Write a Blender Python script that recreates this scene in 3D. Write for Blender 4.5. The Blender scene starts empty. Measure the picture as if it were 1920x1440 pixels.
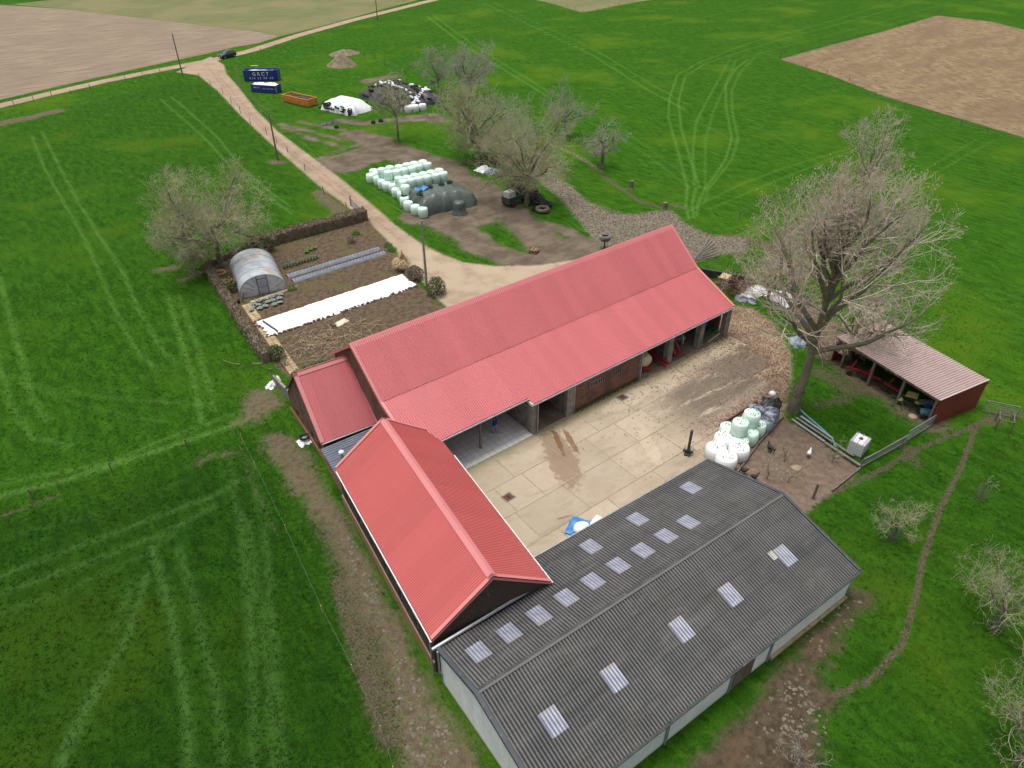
import bpy, math, random
import numpy as np
from math import sin, cos, pi, radians as R, sqrt, hypot, atan2
from mathutils import Vector

SC = bpy.context.scene
COL = SC.collection
random.seed(7)
rng = np.random.default_rng(11)

# ------------------------------------------------------------------ camera, sky, sun, exposure
CAM = np.array([-12.046, -27.883, 40.0])
PITCH, YAW, FPX = R(36.04), R(52.02), 1329.5
cd = bpy.data.cameras.new('camera'); cam = bpy.data.objects.new('camera', cd); COL.objects.link(cam)
cam.location = CAM; cam.rotation_euler = (pi/2-PITCH, 0, YAW-pi/2)
cd.sensor_width = 36; cd.lens = FPX/1920*36; cd.clip_end = 3000
SC.camera = cam
SUN_EL, SUN_AZ = R(80), R(120)        # azimuth measured from +X, counter-clockwise
w = bpy.data.worlds.new('World'); SC.world = w; w.use_nodes = True
wn = w.node_tree; wn.nodes.clear()
wo = wn.nodes.new('ShaderNodeOutputWorld'); wb = wn.nodes.new('ShaderNodeBackground')
sky = wn.nodes.new('ShaderNodeTexSky'); sky.sky_type = 'NISHITA'; sky.sun_disc = False
sky.sun_elevation = SUN_EL; sky.sun_rotation = pi/2-SUN_AZ; sky.air_density = 1.0; sky.dust_density = 6; sky.ozone_density = 1
hs = wn.nodes.new('ShaderNodeHueSaturation'); hs.inputs['Saturation'].default_value = .30   # overcast: the blue is veiled
wn.links.new(sky.outputs[0], hs.inputs['Color']); wn.links.new(hs.outputs[0], wb.inputs['Color'])
wb.inputs['Strength'].default_value = .125
wn.links.new(wb.outputs[0], wo.inputs['Surface'])
sd = bpy.data.lights.new('sun', 'SUN'); sun = bpy.data.objects.new('sun', sd); COL.objects.link(sun)
sd.energy = 1.45; sd.angle = R(18); sd.color = (1, .96, .9)
sun.rotation_euler = Vector((cos(SUN_AZ)*cos(SUN_EL), sin(SUN_AZ)*cos(SUN_EL), sin(SUN_EL))).to_track_quat('Z', 'Y').to_euler()
sun.location = (0, 0, 90)
SC.view_settings.view_transform = 'Standard'; SC.view_settings.look = 'None'
SC.view_settings.gamma = 1; SC.view_settings.use_curve_mapping = False
SC.view_settings.exposure = .40
SC.cycles.max_bounces = 5; SC.cycles.diffuse_bounces = 3; SC.cycles.transparent_max_bounces = 8

# ------------------------------------------------------------------ helpers
_fw = np.array([cos(YAW)*cos(PITCH), sin(YAW)*cos(PITCH), -sin(PITCH)])
_rt = np.array([sin(YAW), -cos(YAW), 0]); _up = np.cross(_rt, _fw)
def at(u, v, z=0.0):
    """the place on the level z seen at photograph pixel (u, v)"""
    d = _fw+_rt*(u-960)/FPX-_up*(v-720)/FPX
    return tuple(CAM+d*((z-CAM[2])/d[2]))
def heading(p, q):
    a, b = at(*p), at(*q); return atan2(b[1]-a[1], b[0]-a[0])

class MB:
    """collects shapes and links them as one mesh"""
    def __init__(s): s.v = []; s.f = []; s.m = []; s.mi = 0
    def add(s, vs, fs):
        o = len(s.v); s.v += [tuple(p) for p in vs]; s.f += [tuple(i+o for i in f) for f in fs]; s.m += [s.mi]*len(fs); return s
    def box(s, x0, x1, y0, y1, z0, z1, c=0):
        if c:
            return s.add([(x0,y0,z0),(x1,y0,z0),(x1,y1,z0),(x0,y1,z0),(x0,y0,z1-c),(x1,y0,z1-c),(x1,y1,z1-c),(x0,y1,z1-c),
                          (x0+c,y0+c,z1),(x1-c,y0+c,z1),(x1-c,y1-c,z1),(x0+c,y1-c,z1)],
                         [(3,2,1,0),(0,1,5,4),(1,2,6,5),(2,3,7,6),(3,0,4,7),(4,5,9,8),(5,6,10,9),(6,7,11,10),(7,4,8,11),(8,9,10,11)])
        return s.add([(x0,y0,z0),(x1,y0,z0),(x1,y1,z0),(x0,y1,z0),(x0,y0,z1),(x1,y0,z1),(x1,y1,z1),(x0,y1,z1)],
                     [(3,2,1,0),(4,5,6,7),(0,1,5,4),(1,2,6,5),(2,3,7,6),(3,0,4,7)])
    def hexa(s, p): return s.add(p, [(3,2,1,0),(4,5,6,7),(0,1,5,4),(1,2,6,5),(2,3,7,6),(3,0,4,7)])
    def prism(s, poly, z0, z1):
        n = len(poly)
        return s.add([(x,y,z0) for x,y in poly]+[(x,y,z1) for x,y in poly],
                     [tuple(range(n-1,-1,-1)), tuple(range(n,2*n))]+[(i,(i+1)%n,n+(i+1)%n,n+i) for i in range(n)])
    def bar(s, p, q, w, h=None, up=(0,0,1)):
        h = h or w; p = Vector(p); q = Vector(q); d = (q-p).normalized(); u = Vector(up)
        if abs(d.dot(u)) > .98: u = Vector((1,0,0))
        a = d.cross(u).normalized()*w/2; b = a.cross(d).normalized()*h/2
        return s.hexa([p-a-b,p+a-b,p+a+b,p-a+b,q-a-b,q+a-b,q+a+b,q-a+b])
    def tube(s, pts, r, n=6, cap=True):
        pts = [Vector(p) for p in pts]; rs = r if isinstance(r,(list,tuple)) else [r]*len(pts); o = len(s.v); vs = []; fs = []
        for i, p in enumerate(pts):
            d = (pts[min(i+1,len(pts)-1)]-pts[max(i-1,0)]).normalized(); u = Vector((0,0,1)) if abs(d.z) < .95 else Vector((1,0,0))
            a = d.cross(u).normalized(); b = a.cross(d)
            vs += [p+(a*cos(2*pi*k/n)+b*sin(2*pi*k/n))*rs[i] for k in range(n)]
        for i in range(len(pts)-1):
            for k in range(n): fs.append((i*n+k, i*n+(k+1)%n, (i+1)*n+(k+1)%n, (i+1)*n+k))
        if cap: fs += [tuple(range(n-1,-1,-1)), tuple(range((len(pts)-1)*n, len(pts)*n))]
        return s.add(vs, fs)
    def lathe(s, prof, c=(0,0,0), n=16, ax='z', jit=0):
        vs = []; fs = []; m = len(prof)
        for k in range(n):
            a = 2*pi*k/n; j = 1+random.uniform(-jit, jit)
            for r, h in prof:
                x, y, z = r*j*cos(a), r*j*sin(a), h
                if ax == 'x': x, y, z = z, x, y
                if ax == 'y': x, y, z = x, z, y
                vs.append((c[0]+x, c[1]+y, c[2]+z))
        for k in range(n):
            for i in range(m-1): fs.append((k*m+i, ((k+1)%n)*m+i, ((k+1)%n)*m+i+1, k*m+i+1))
        fs.append(tuple(k*m for k in range(n-1,-1,-1))); fs.append(tuple(k*m+m-1 for k in range(n)))
        return s.add(vs, fs)
    def torus(s, c, Rr, r, n=12, k=6, tilt=None):
        vs = []; fs = []
        for i in range(n):
            a = 2*pi*i/n
            for j in range(k):
                b = 2*pi*j/k; p = Vector(((Rr+r*cos(b))*cos(a), (Rr+r*cos(b))*sin(a), r*sin(b)))
                if tilt: p.rotate(tilt)
                vs.append((c[0]+p.x, c[1]+p.y, c[2]+p.z))
        for i in range(n):
            for j in range(k): fs.append((i*k+j, ((i+1)%n)*k+j, ((i+1)%n)*k+(j+1)%k, i*k+(j+1)%k))
        return s.add(vs, fs)
    def grid(s, fn, nu, nv):
        vs = [fn(i/nu, j/nv) for j in range(nv+1) for i in range(nu+1)]
        return s.add(vs, [(j*(nu+1)+i, j*(nu+1)+i+1, (j+1)*(nu+1)+i+1, (j+1)*(nu+1)+i) for j in range(nv) for i in range(nu)])
    def mesh(s, name, mats, smooth=False):
        me = bpy.data.meshes.new(name); me.from_pydata(s.v, [], s.f)
        for m in (mats if isinstance(mats,(list,tuple)) else [mats]): me.materials.append(m)
        if any(s.m): me.polygons.foreach_set('material_index', s.m)
        if smooth: me.polygons.foreach_set('use_smooth', [True]*len(me.polygons))
        me.update(); return me
    def obj(s, name, mats, parent=None, smooth=False, **kw):
        return link(name, s.mesh(name, mats, smooth), parent, **kw)

def link(name, me, parent=None, loc=None, rot=None, **props):
    o = bpy.data.objects.new(name, me); COL.objects.link(o)
    if parent is not None: o.parent = parent
    if loc is not None: o.location = loc
    if rot is not None: o.rotation_euler = rot
    for k, v in props.items(): o[k] = v
    return o
def tag(o, label=None, cat=None, group=None, kind=None):
    for k, v in (('label',label),('category',cat),('group',group),('kind',kind)):
        if v: o[k] = v
    return o
def thing(name, label, cat, loc=(0,0,0), rz=0, group=None):
    o = bpy.data.objects.new(name, None); COL.objects.link(o); o.empty_display_size = .3
    o.location = (loc[0], loc[1], loc[2] if len(loc) > 2 else 0); o.rotation_euler = (0,0,rz)
    return tag(o, label, cat, group)
def copy_tree(o, parent=None):
    c = o.copy(); COL.objects.link(c)
    if parent is not None: c.parent = parent
    for ch in [k for k in SC.objects if k.parent == o]: copy_tree(ch, c)
    return c
_kids = {}
def put(proto, loc, rz=0, label=None, scale=None, used=set()):
    """the first call moves the prototype itself, later ones a copy of it and of its parts"""
    if proto.name in used:
        r = proto.copy(); COL.objects.link(r)
        for ch in _kids[proto.name]:
            c = ch.copy(); COL.objects.link(c); c.parent = r
            for g in _kids.get(ch.name, ()):
                d = g.copy(); COL.objects.link(d); d.parent = c
    else:
        used.add(proto.name); r = proto
        _kids[proto.name] = list(proto.children)
        for ch in proto.children: _kids[ch.name] = list(ch.children)
    r.location = (loc[0], loc[1], loc[2] if len(loc) > 2 else 0); r.rotation_euler = (0,0,rz)
    if scale: r.scale = scale if isinstance(scale, tuple) else (scale,)*3
    if label: r['label'] = label
    return r
ORD = ['first','second','third','fourth','fifth','sixth','seventh','eighth','ninth','tenth','eleventh','twelfth','thirteenth','fourteenth','fifteenth','sixteenth','seventeenth','eighteenth','nineteenth','twentieth']

# ------------------------------------------------------------------ materials
class NG:
    def __init__(s, name):
        s.mat = bpy.data.materials.new(name); s.mat.use_nodes = True; s.t = s.mat.node_tree; s.t.nodes.clear()
        s.out = s.t.nodes.new('ShaderNodeOutputMaterial'); s.b = s.t.nodes.new('ShaderNodeBsdfPrincipled')
        s.t.links.new(s.b.outputs[0], s.out.inputs[0])
        s.gp = s.t.nodes.new('ShaderNodeNewGeometry').outputs['Position']
        s.tc = s.t.nodes.new('ShaderNodeTexCoord').outputs['Object']
    def set(s, sock, v):
        if isinstance(v, bpy.types.NodeSocket): s.t.links.new(v, sock)
        elif isinstance(v, (tuple,list)) and len(v) == 3 and sock.type == 'RGBA': sock.default_value = (*v, 1)
        else: sock.default_value = v
    def m(s, op, a, b=0.0, c=None, cl=False):
        n = s.t.nodes.new('ShaderNodeMath'); n.operation = op; n.use_clamp = cl
        s.set(n.inputs[0], a); s.set(n.inputs[1], b)
        if c is not None: s.set(n.inputs[2], c)
        return n.outputs[0]
    def vec(s, v, scale=(1,1,1), rot=(0,0,0), loc=(0,0,0)):
        n = s.t.nodes.new('ShaderNodeMapping'); s.set(n.inputs[0], v); n.inputs['Scale'].default_value = scale
        n.inputs['Rotation'].default_value = rot; n.inputs['Location'].default_value = loc; return n.outputs[0]
    def noise(s, scale, v=None, detail=4, rough=.55, dist=0):
        n = s.t.nodes.new('ShaderNodeTexNoise'); s.set(n.inputs['Vector'], v if v is not None else s.gp)
        n.inputs['Scale'].default_value = scale; n.inputs['Detail'].default_value = detail; n.inputs['Roughness'].default_value = rough; n.inputs['Distortion'].default_value = dist
        return n.outputs['Fac']
    def voro(s, scale, v=None, out='Distance', feat='F1'):
        n = s.t.nodes.new('ShaderNodeTexVoronoi'); n.feature = feat; s.set(n.inputs['Vector'], v if v is not None else s.gp); n.inputs['Scale'].default_value = scale
        return n.outputs[out]
    def step(s, x, lo, hi):
        n = s.t.nodes.new('ShaderNodeMapRange'); n.interpolation_type = 'SMOOTHSTEP'; s.set(n.inputs[0], x)
        n.inputs[1].default_value = lo; n.inputs[2].default_value = hi; return n.outputs[0]
    def mix(s, f, a, b, mode='MIX'):
        n = s.t.nodes.new('ShaderNodeMix'); n.data_type = 'RGBA'; n.blend_type = mode; n.clamp_factor = True
        s.set(n.inputs[0], f); s.set(n.inputs[6], a); s.set(n.inputs[7], b); return n.outputs[2]
    def attr(s, name):
        n = s.t.nodes.new('ShaderNodeAttribute'); n.attribute_name = name; return n.outputs['Fac']
    def rand(s): return s.t.nodes.new('ShaderNodeObjectInfo').outputs['Random']
    def xyz(s, v):
        n = s.t.nodes.new('ShaderNodeSeparateXYZ'); s.set(n.inputs[0], v); return n.outputs
    def bump(s, h, strength=.4, dist=.05):
        n = s.t.nodes.new('ShaderNodeBump'); n.inputs['Strength'].default_value = strength; n.inputs['Distance'].default_value = dist
        s.set(n.inputs['Height'], h); s.t.links.new(n.outputs[0], s.b.inputs['Normal'])
    def done(s, col, rough=.7, spec=.4, metal=0):
        s.set(s.b.inputs['Base Color'], col); s.set(s.b.inputs['Roughness'], rough); s.b.inputs['Specular IOR Level'].default_value = spec; s.b.inputs['Metallic'].default_value = metal
        return s.mat

def simple(name, a, b=None, scale=3., rough=.7, spec=.4, metal=0, rnd=.0, bump=0, wear=None, detail=4, stretch=(1,1,1)):
    """two tones mixed by noise, an optional third as sparse wear, an optional shift from one object to the next"""
    g = NG(name); b = b or tuple(c*.75 for c in a); v = g.vec(g.tc, stretch)
    if rnd:
        g2 = g.t.nodes.new('ShaderNodeVectorMath'); g2.operation = 'ADD'; g.set(g2.inputs[0], v)
        cx = g.t.nodes.new('ShaderNodeCombineXYZ'); g.set(cx.inputs[0], g.m('MULTIPLY', g.rand(), 37.)); g.set(cx.inputs[1], g.m('MULTIPLY', g.rand(), 91.))
        g.t.links.new(cx.outputs[0], g2.inputs[1]); v = g2.outputs[0]
    n = g.noise(scale, v, detail); c = g.mix(g.step(n, .35, .65), a, b)
    if wear: c = g.mix(g.step(g.noise(scale*2.7, v, 6, .65), .58, .7), c, wear)
    if rnd:
        k = g.m('MULTIPLY_ADD', g.rand(), rnd*2, 1-rnd); hv = g.t.nodes.new('ShaderNodeHueSaturation'); g.set(hv.inputs['Value'], k); g.set(hv.inputs['Color'], c); c = hv.outputs[0]
    if bump: g.bump(g.noise(scale*5, v, 5), bump, .03)
    return g.done(c, rough, spec, metal)
# ------------------------------------------------------------------ ground: one fine sheet, cut into its regions
def axis(parts):
    out = [parts[0][0]]
    for a, b, st in parts:
        n = max(1, round((b-a)/st)); out += [a+(b-a)*(i+1)/n for i in range(n)]
    return np.array(out)
GX = axis([(-420,-180,24),(-180,-60,6),(-60,-26,1.2),(-26,72,.34),(72,132,.5),(132,170,1.2),(170,330,2.5),(330,480,6),(480,900,30)])
GY = axis([(-300,-90,15),(-90,-36,2),(-36,84,.34),(84,140,.5),(140,235,.9),(235,330,3),(330,420,6),(420,900,30)])
gx, gy = np.meshgrid(GX, GY); VX, VY = gx.ravel().copy(), gy.ravel().copy()
def px(pts): return np.array([at(*p)[:2] for p in pts])
def sd_line(pts, hw, lim=7., acc=None):
    """signed distance (inside positive) to a band of half width hw round a line; taken together with acc"""
    out = np.full(len(VX), -lim) if acc is None else acc
    for (x0,y0),(x1,y1) in zip(pts[:-1], pts[1:]):
        m = (VX > min(x0,x1)-lim-hw)&(VX < max(x0,x1)+lim+hw)&(VY > min(y0,y1)-lim-hw)&(VY < max(y0,y1)+lim+hw)
        X, Y = VX[m]-x0, VY[m]-y0; dx, dy = x1-x0, y1-y0; t = np.clip((X*dx+Y*dy)/(dx*dx+dy*dy+1e-9), 0, 1)
        out[m] = np.maximum(out[m], np.maximum(hw-np.hypot(X-t*dx, Y-t*dy), -lim))
    return out
def sd_poly(poly, lim=7., acc=None):
    poly = np.asarray(poly); q = np.roll(poly, -1, 0); out = np.full(len(VX), -lim) if acc is None else acc
    m = (VX > poly[:,0].min()-lim)&(VX < poly[:,0].max()+lim)&(VY > poly[:,1].min()-lim)&(VY < poly[:,1].max()+lim)
    X, Y = VX[m], VY[m]; d = np.full(X.shape, 1e9); ins = np.zeros(X.shape, bool)
    for (x0,y0),(x1,y1) in zip(poly, q):
        dx, dy = x1-x0, y1-y0; t = np.clip(((X-x0)*dx+(Y-y0)*dy)/(dx*dx+dy*dy+1e-9), 0, 1)
        d = np.minimum(d, np.hypot(X-x0-t*dx, Y-y0-t*dy))
        if abs(dy) > 1e-9: ins ^= ((y0 > Y) != (y1 > Y)) & (X < (Y-y0)*dx/dy+x0)
    out[m] = np.maximum(out[m], np.clip(np.where(ins, d, -d), -lim, lim))
    return out
def stroke(acc, pts, w, s):
    d = sd_line(px(pts), 0.0, 4.); acc += s*np.exp(-(d/w)**2)

A = {}
A['road'] = sd_line(px([(-60,213),(0,198),(100,174),(200,151),(300,131),(395,113),(470,95),(560,66),(660,38),(800,3),(900,-22)]), 1.75)
sd_poly(px([(330,135),(372,141),(410,172),(450,215),(500,262),(560,315),(600,350),(640,378),(680,410),(720,445),(742,470),(757,485),(775,512),(798,532),(815,556),(842,580),(880,640),(1000,640),(1110,485),(1085,486),(1010,497),(930,499),(870,492),(830,477),(790,457),(740,421),(700,386),(640,336),(580,291),(520,246),(480,206),(444,160),(424,138),(420,122),(395,106)]), acc=A['road'])
A['gravel'] = sd_poly(px([(990,305),(1040,325),(1075,352),(1100,376),(1150,400),(1190,402),(1225,396),(1258,394),(1285,420),(1330,440),(1400,446),(1400,472),(1345,478),(1280,500),(1200,470),(1150,474),(1115,452),(1080,407),(1045,367),(1005,335)]))
sd_line(px([(1128,322),(1095,300),(1070,286),(1030,270)]), .35, acc=A['gravel'])
A['plough'] = sd_poly(px([(-120,218),(0,187),(130,157),(260,128),(390,100),(440,88),(480,82),(525,68),(480,59),(380,47),(250,32),(120,17),(0,9),(-120,2)]))
A['stubble'] = sd_poly(px([(1463,111),(1545,88),(1660,58),(1757,29),(1860,41),(1920,56),(2050,85),(2050,300),(1920,258),(1800,222),(1660,181),(1560,142)]))
sd_poly(px([(1040,6),(1062,11),(1090,23),(1110,20),(1150,10),(1120,2)]), acc=A['stubble'])
A['crop'] = sd_poly(px([(130,-4),(20,8),(120,17),(250,32),(380,47),(480,59),(525,68),(600,50),(700,22),(790,-2),(760,-30),(300,-30)]))
sd_poly(px([(980,-6),(1040,8),(1092,24),(1160,10),(1240,-4),(1200,-30),(1000,-30)]), acc=A['crop'])
A['garden'] = sd_poly(px([(392,502),(470,468),(600,440),(690,408),(700,425),(728,455),(752,490),(772,520),(800,548),(835,578),(860,600),(760,680),(660,720),(560,722),(520,690),(500,650),(440,570)]))
A['pen'] = sd_poly(px([(1468,784),(1500,800),(1612,876),(1600,895),(1560,922),(1530,945),(1500,975),(1440,970),(1380,910),(1374,884),(1420,835)]))
A['yard'] = sd_poly([(7.5,17),(7.5,-6),(28,-6.2),(33.5,-5.6),(37,-4.2),(40.2,-2.4),(43.5,-.6),(47.5,2.2),(51,6.5),(52,10),(50,13.5),(47,15.5),(46,17)])
mud = np.full(len(VX), -7.)
for pts, hw in [([(832,316),(880,345),(925,378),(965,405),(1005,440),(1040,482)], 2.7), ([(900,345),(945,385),(990,420),(1040,455),(1090,470)], 1.6), ([(912,375),(890,396),(840,404),(780,406),(830,415),(900,410)], 2.3),
                ([(845,425),(880,440),(900,460),(950,482),(1000,492)], 2.2), ([(640,311),(690,291),(735,281),(775,297),(832,316)], 3.6), ([(664,252),(705,264),(728,282)], 2.8),
                ([(528,232),(600,252),(668,264)], .55), ([(535,240),(590,262),(640,275)], .55), ([(560,228),(640,243),(690,256)], .5), ([(545,236),(640,262)], .4),
                ([(596,298),(640,281),(702,262)], .5), ([(603,303),(650,287),(708,268)], .5), ([(1000,491),(1060,489),(1115,476)], 1.3), ([(965,405),(1005,420),(1060,432),(1115,462)], 1.2),
                ([(885,355),(920,352),(955,372)], 1.4), ([(640,226),(690,232),(722,226)], 1.3), ([(755,224),(810,219),(822,226)], 2.0), ([(690,152),(735,143)], 1.8), ([(1050,492),(1095,470),(1075,455)], 1.5)]:
    sd_line(px(pts), hw, acc=mud)
A['mud'] = mud
muck = np.full(len(VX), -7.)
soil = sd_poly(px([(492,820),(515,812),(545,818),(572,850),(605,905),(640,960),(682,1040),(742,1150),(802,1262),(850,1340),(890,1410),(930,1480),(770,1480),(758,1400),(742,1290),(712,1200),(664,1110),(620,1010),(585,960),(530,900)]))
sd_poly(px([(1598,1098),(1640,1120),(1622,1150),(1565,1205),(1535,1255),(1560,1300),(1590,1310),(1535,1345),(1545,1470),(1260,1470),(1350,1385),(1405,1335),(1420,1290),(1490,1225),(1560,1155)]), acc=muck); A['muck'] = muck
sd_poly(px([(470,735),(505,725),(530,760),(500,772),(480,790),(440,800),(425,795),(450,775)]), acc=soil)
for pts, hw in [([(0,232),(60,219),(105,209)], 1.6), ([(512,304),(530,304)], .8), ([(600,362),(640,400),(680,425)], 1.1), ([(375,868),(385,862)], .3), ([(395,855),(425,850)], .35), ([(297,508),(330,500)], .5),
                ([(345,525),(372,512)], .5), ([(1280,390),(1262,384)], .5), ([(630,98),(660,120)], .8), ([(1495,570),(1540,610),(1560,660)], 2.2), ([(1590,690),(1660,735),(1740,790)], 1.5)]:
    sd_line(px(pts), hw, acc=soil)
A['soil'] = soil
trk = np.zeros(len(VX))
for pts, s in [([(60,255),(85,320),(125,390),(160,450),(190,520),(215,580),(250,650),(290,690)], .9), ([(78,245),(110,310),(150,385),(185,440),(230,510),(260,580),(300,650),(330,685)], .9),
               ([(300,185),(340,220),(390,265),(430,310),(470,345),(520,380),(548,402)], .9), ([(320,181),(350,205),(410,260),(450,310),(500,355),(545,387)], .9), ([(500,375),(560,400),(600,410)], .6),
               ([(0,520),(15,590),(40,670),(55,740),(90,790)], .6), ([(-14,600),(0,690),(20,760),(60,820),(130,835)], .5), ([(315,555),(340,640),(365,720),(378,790)], .7), ([(335,555),(370,650),(395,740),(402,770)], .55),
               ([(0,930),(150,893),(300,843),(430,800),(480,778)], .8), ([(0,905),(200,870),(330,815),(430,780)], .55), ([(60,720),(200,745),(380,760)], .3), ([(0,700),(150,760),(300,790)], .22),
               ([(285,1030),(320,1150),(345,1300),(357,1450)], .9), ([(335,1030),(370,1150),(405,1290),(425,1450)], .7), ([(275,1080),(240,1190),(165,1330),(110,1450)], .7), ([(250,1090),(215,1180)], .5), ([(180,1280),(120,1400),(100,1460)], .6),
               ([(450,960),(468,1150),(475,1300),(475,1460)], .7), ([(495,985),(510,1150),(522,1300),(530,1460)], .6), ([(465,980),(490,1150),(505,1300),(512,1460)], .6), ([(430,860),(445,960)], .5), ([(470,860),(485,960)], .4),
               ([(0,1080),(100,1042),(250,985),(400,930),(450,900)], .7), ([(0,1112),(150,1060),(300,1003),(400,950)], .7), ([(0,1150),(120,1110),(250,1050),(330,1000)], .4), ([(0,1010),(200,960),(350,900)], .25),
               ([(800,30),(870,85),(960,140),(1035,186)], .8), ([(814,30),(885,82),(970,136),(1042,180)], .7), ([(905,5),(1000,50),(1110,103),(1220,172),(1285,205)], .7), ([(925,5),(1015,47),(1120,96),(1230,163),(1290,196)], .5),
               ([(1140,240),(1250,318),(1292,352)], .5), ([(1160,236),(1270,318),(1300,345)], .45), ([(1240,180),(1330,240),(1440,300)], .3), ([(1390,215),(1480,270),(1520,300)], .3),
               ([(1312,117),(1270,140),(1255,185),(1253,220),(1273,290),(1290,355)], .85), ([(1325,118),(1285,142),(1272,190),(1277,240),(1298,310),(1312,352)], .8),
               ([(1367,112),(1350,145),(1325,190),(1305,230),(1299,280),(1302,345)], .75), ([(1380,112),(1360,160),(1337,210),(1323,260),(1322,350)], .6),
               ([(1402,112),(1378,130),(1361,160),(1361,200),(1372,260),(1360,300),(1322,355)], .85), ([(1415,108),(1388,135),(1372,170),(1373,210),(1384,260),(1372,300),(1332,350)], .75),
               ([(1288,355),(1286,385),(1292,410)], .9), ([(1305,352),(1298,380),(1300,408)], .9), ([(1322,352),(1308,385),(1306,405)], .8), ([(1330,350),(1320,380),(1285,400)], .5),
               ([(1312,117),(1400,82),(1550,42),(1690,-2)], .5), ([(1325,118),(1450,78),(1600,38),(1730,0)], .5), ([(1380,112),(1480,85),(1640,45),(1760,10)], .35), ([(1200,52),(1330,30),(1450,6)], .3),
               ([(1320,380),(1390,345),(1470,315),(1590,278)], .55), ([(1330,392),(1410,358),(1490,325),(1600,282)], .5), ([(1365,448),(1440,418),(1500,398),(1560,385)], .9), ([(1385,450),(1460,418),(1530,392)], .8), ([(1360,430),(1450,412)], .5),
               ([(1690,345),(1760,303),(1830,262)], .4), ([(1700,352),(1780,310),(1860,265)], .4), ([(1540,350),(1520,335),(1480,328)], .3), ([(1700,500),(1780,540),(1920,600)], .25), ([(1730,470),(1820,520),(1930,570)], .25)]:
    stroke(trk, pts, .30 if min(p[1] for p in pts) > 480 else .21 if min(p[1] for p in pts) > 100 else .3, s*(1.5 if min(p[1] for p in pts) > 480 else 1.1))
worn = np.zeros(len(VX))
for pts, wd, s in [([(1560,1305),(1600,1288),(1640,1270),(1690,1210),(1715,1130),(1730,1050),(1760,960),(1800,880),(1830,800)], .22, 1.0), ([(1505,955),(1560,925),(1650,882),(1720,842),(1860,785)], .28, .85), ([(1860,790),(1890,770),(1920,780)], .9, .6),
                   ([(610,960),(690,1150),(760,1330),(800,1460)], 1.6, .62), ([(0,970),(60,948),(110,928)], .3, .6), ([(1540,700),(1600,730),(1680,735)], 1.6, .6), ([(1530,760),(1580,750)], 1.0, .5), ([(1690,830),(1720,870)], .8, .5), ([(450,830),(470,900),(520,1000)], .25, .45),
                   ([(640,1100),(680,1250),(720,1380)], .8, .5), ([(1560,1110),(1600,1060)], .6, .5), ([(1130,330),(1200,378),(1250,392)], .6, .7), ([(930,420),(1000,455)], 1.5, .35), ([(790,420),(870,470)], 1.5, .35), ([(860,300),(960,320)], 3, .5), ([(1000,260),(1060,330)], 2.5, .5),
                   ([(1010,310),(950,270)], 2.5, .45), ([(420,500),(400,490)], .8, .6), ([(1760,190),(1600,165)], .2, .3), ([(1370,445),(1440,460),(1500,520)], 1.6, .7), ([(1300,470),(1400,520)], 2.0, .35), ([(680,150),(720,180)], 2.0, .4), ([(570,130),(600,190)], 1.5, .2), ([(440,120),(450,160),(500,205)], .8, .42), ([(505,205),(560,190)], .5, .38)]:
    stroke(worn, pts, wd, s)
A['trk'] = np.clip(trk, 0, 1.3); A['worn'] = np.clip(worn, 0, 1.2)
falloff = np.clip((sd_poly(px([(-400,1010),(0,948),(210,888),(350,840),(445,818),(515,815),(560,900),(660,1060),(800,1350),(900,1600),(-500,1700)]))+3)/7,0,1)
falloff = np.maximum(falloff, .45*np.clip((sd_poly(px([(1480,960),(1560,930),(1850,800),(2300,800),(2300,1700),(1150,1700),(1560,1120)]))+1.5)/4,0,1))
falloff = np.maximum(falloff, .32*np.clip((sd_poly(px([(-300,260),(0,240),(330,150),(400,160),(640,400),(390,510),(540,780),(445,815),(0,945),(-300,1000)]))+1.5)/4,0,1)); A['grass_falloff'] = falloff  # mask of the painted brightness falloff, strongest in the near paddock
lane = np.zeros(len(VX))
for pts in ([(392,128),(440,190),(500,248),(560,300),(620,348),(690,400),(750,450)], [(408,140),(470,212),(540,275),(600,322),(660,368),(720,415)]): stroke(lane, pts, .3, 1.0)
A['lane'] = np.clip(lane, 0, 1)

nx, ny = len(GX), len(GY)
ii, jj = np.meshgrid(np.arange(nx-1), np.arange(ny-1)); a0 = (jj*nx+ii).ravel()
QUAD = np.stack([a0, a0+1, a0+nx+1, a0+nx], 1)
fav = lambda k: A[k][QUAD].mean(1)
rid = np.zeros(len(QUAD), int)
ORDER = [('crop_field','crop'),('ploughed_field','plough'),('stubble_field','stubble'),('bare_earth','soil'),('gravel_path','gravel'),('mud_track','mud'),('muddy_ground','muck'),('dirt_road','road'),('garden_soil','garden'),('yard_ground','yard'),('pen_ground','pen')]
for i, (nm, k) in enumerate(ORDER): rid[fav(k) > 0] = i+1
VZ = np.zeros(len(VX))
near = (VX > -30)&(VX < 75)&(VY > -40)&(VY < 140)
VZ[near] -= .05*np.clip(A['trk'][near],0,1)*0 + .05*np.clip(A['mud'][near],0,1)*np.abs(np.sin(VX[near]*3.1+VY[near]*1.3))
VZ[near] -= .06*A['lane'][near]

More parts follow.
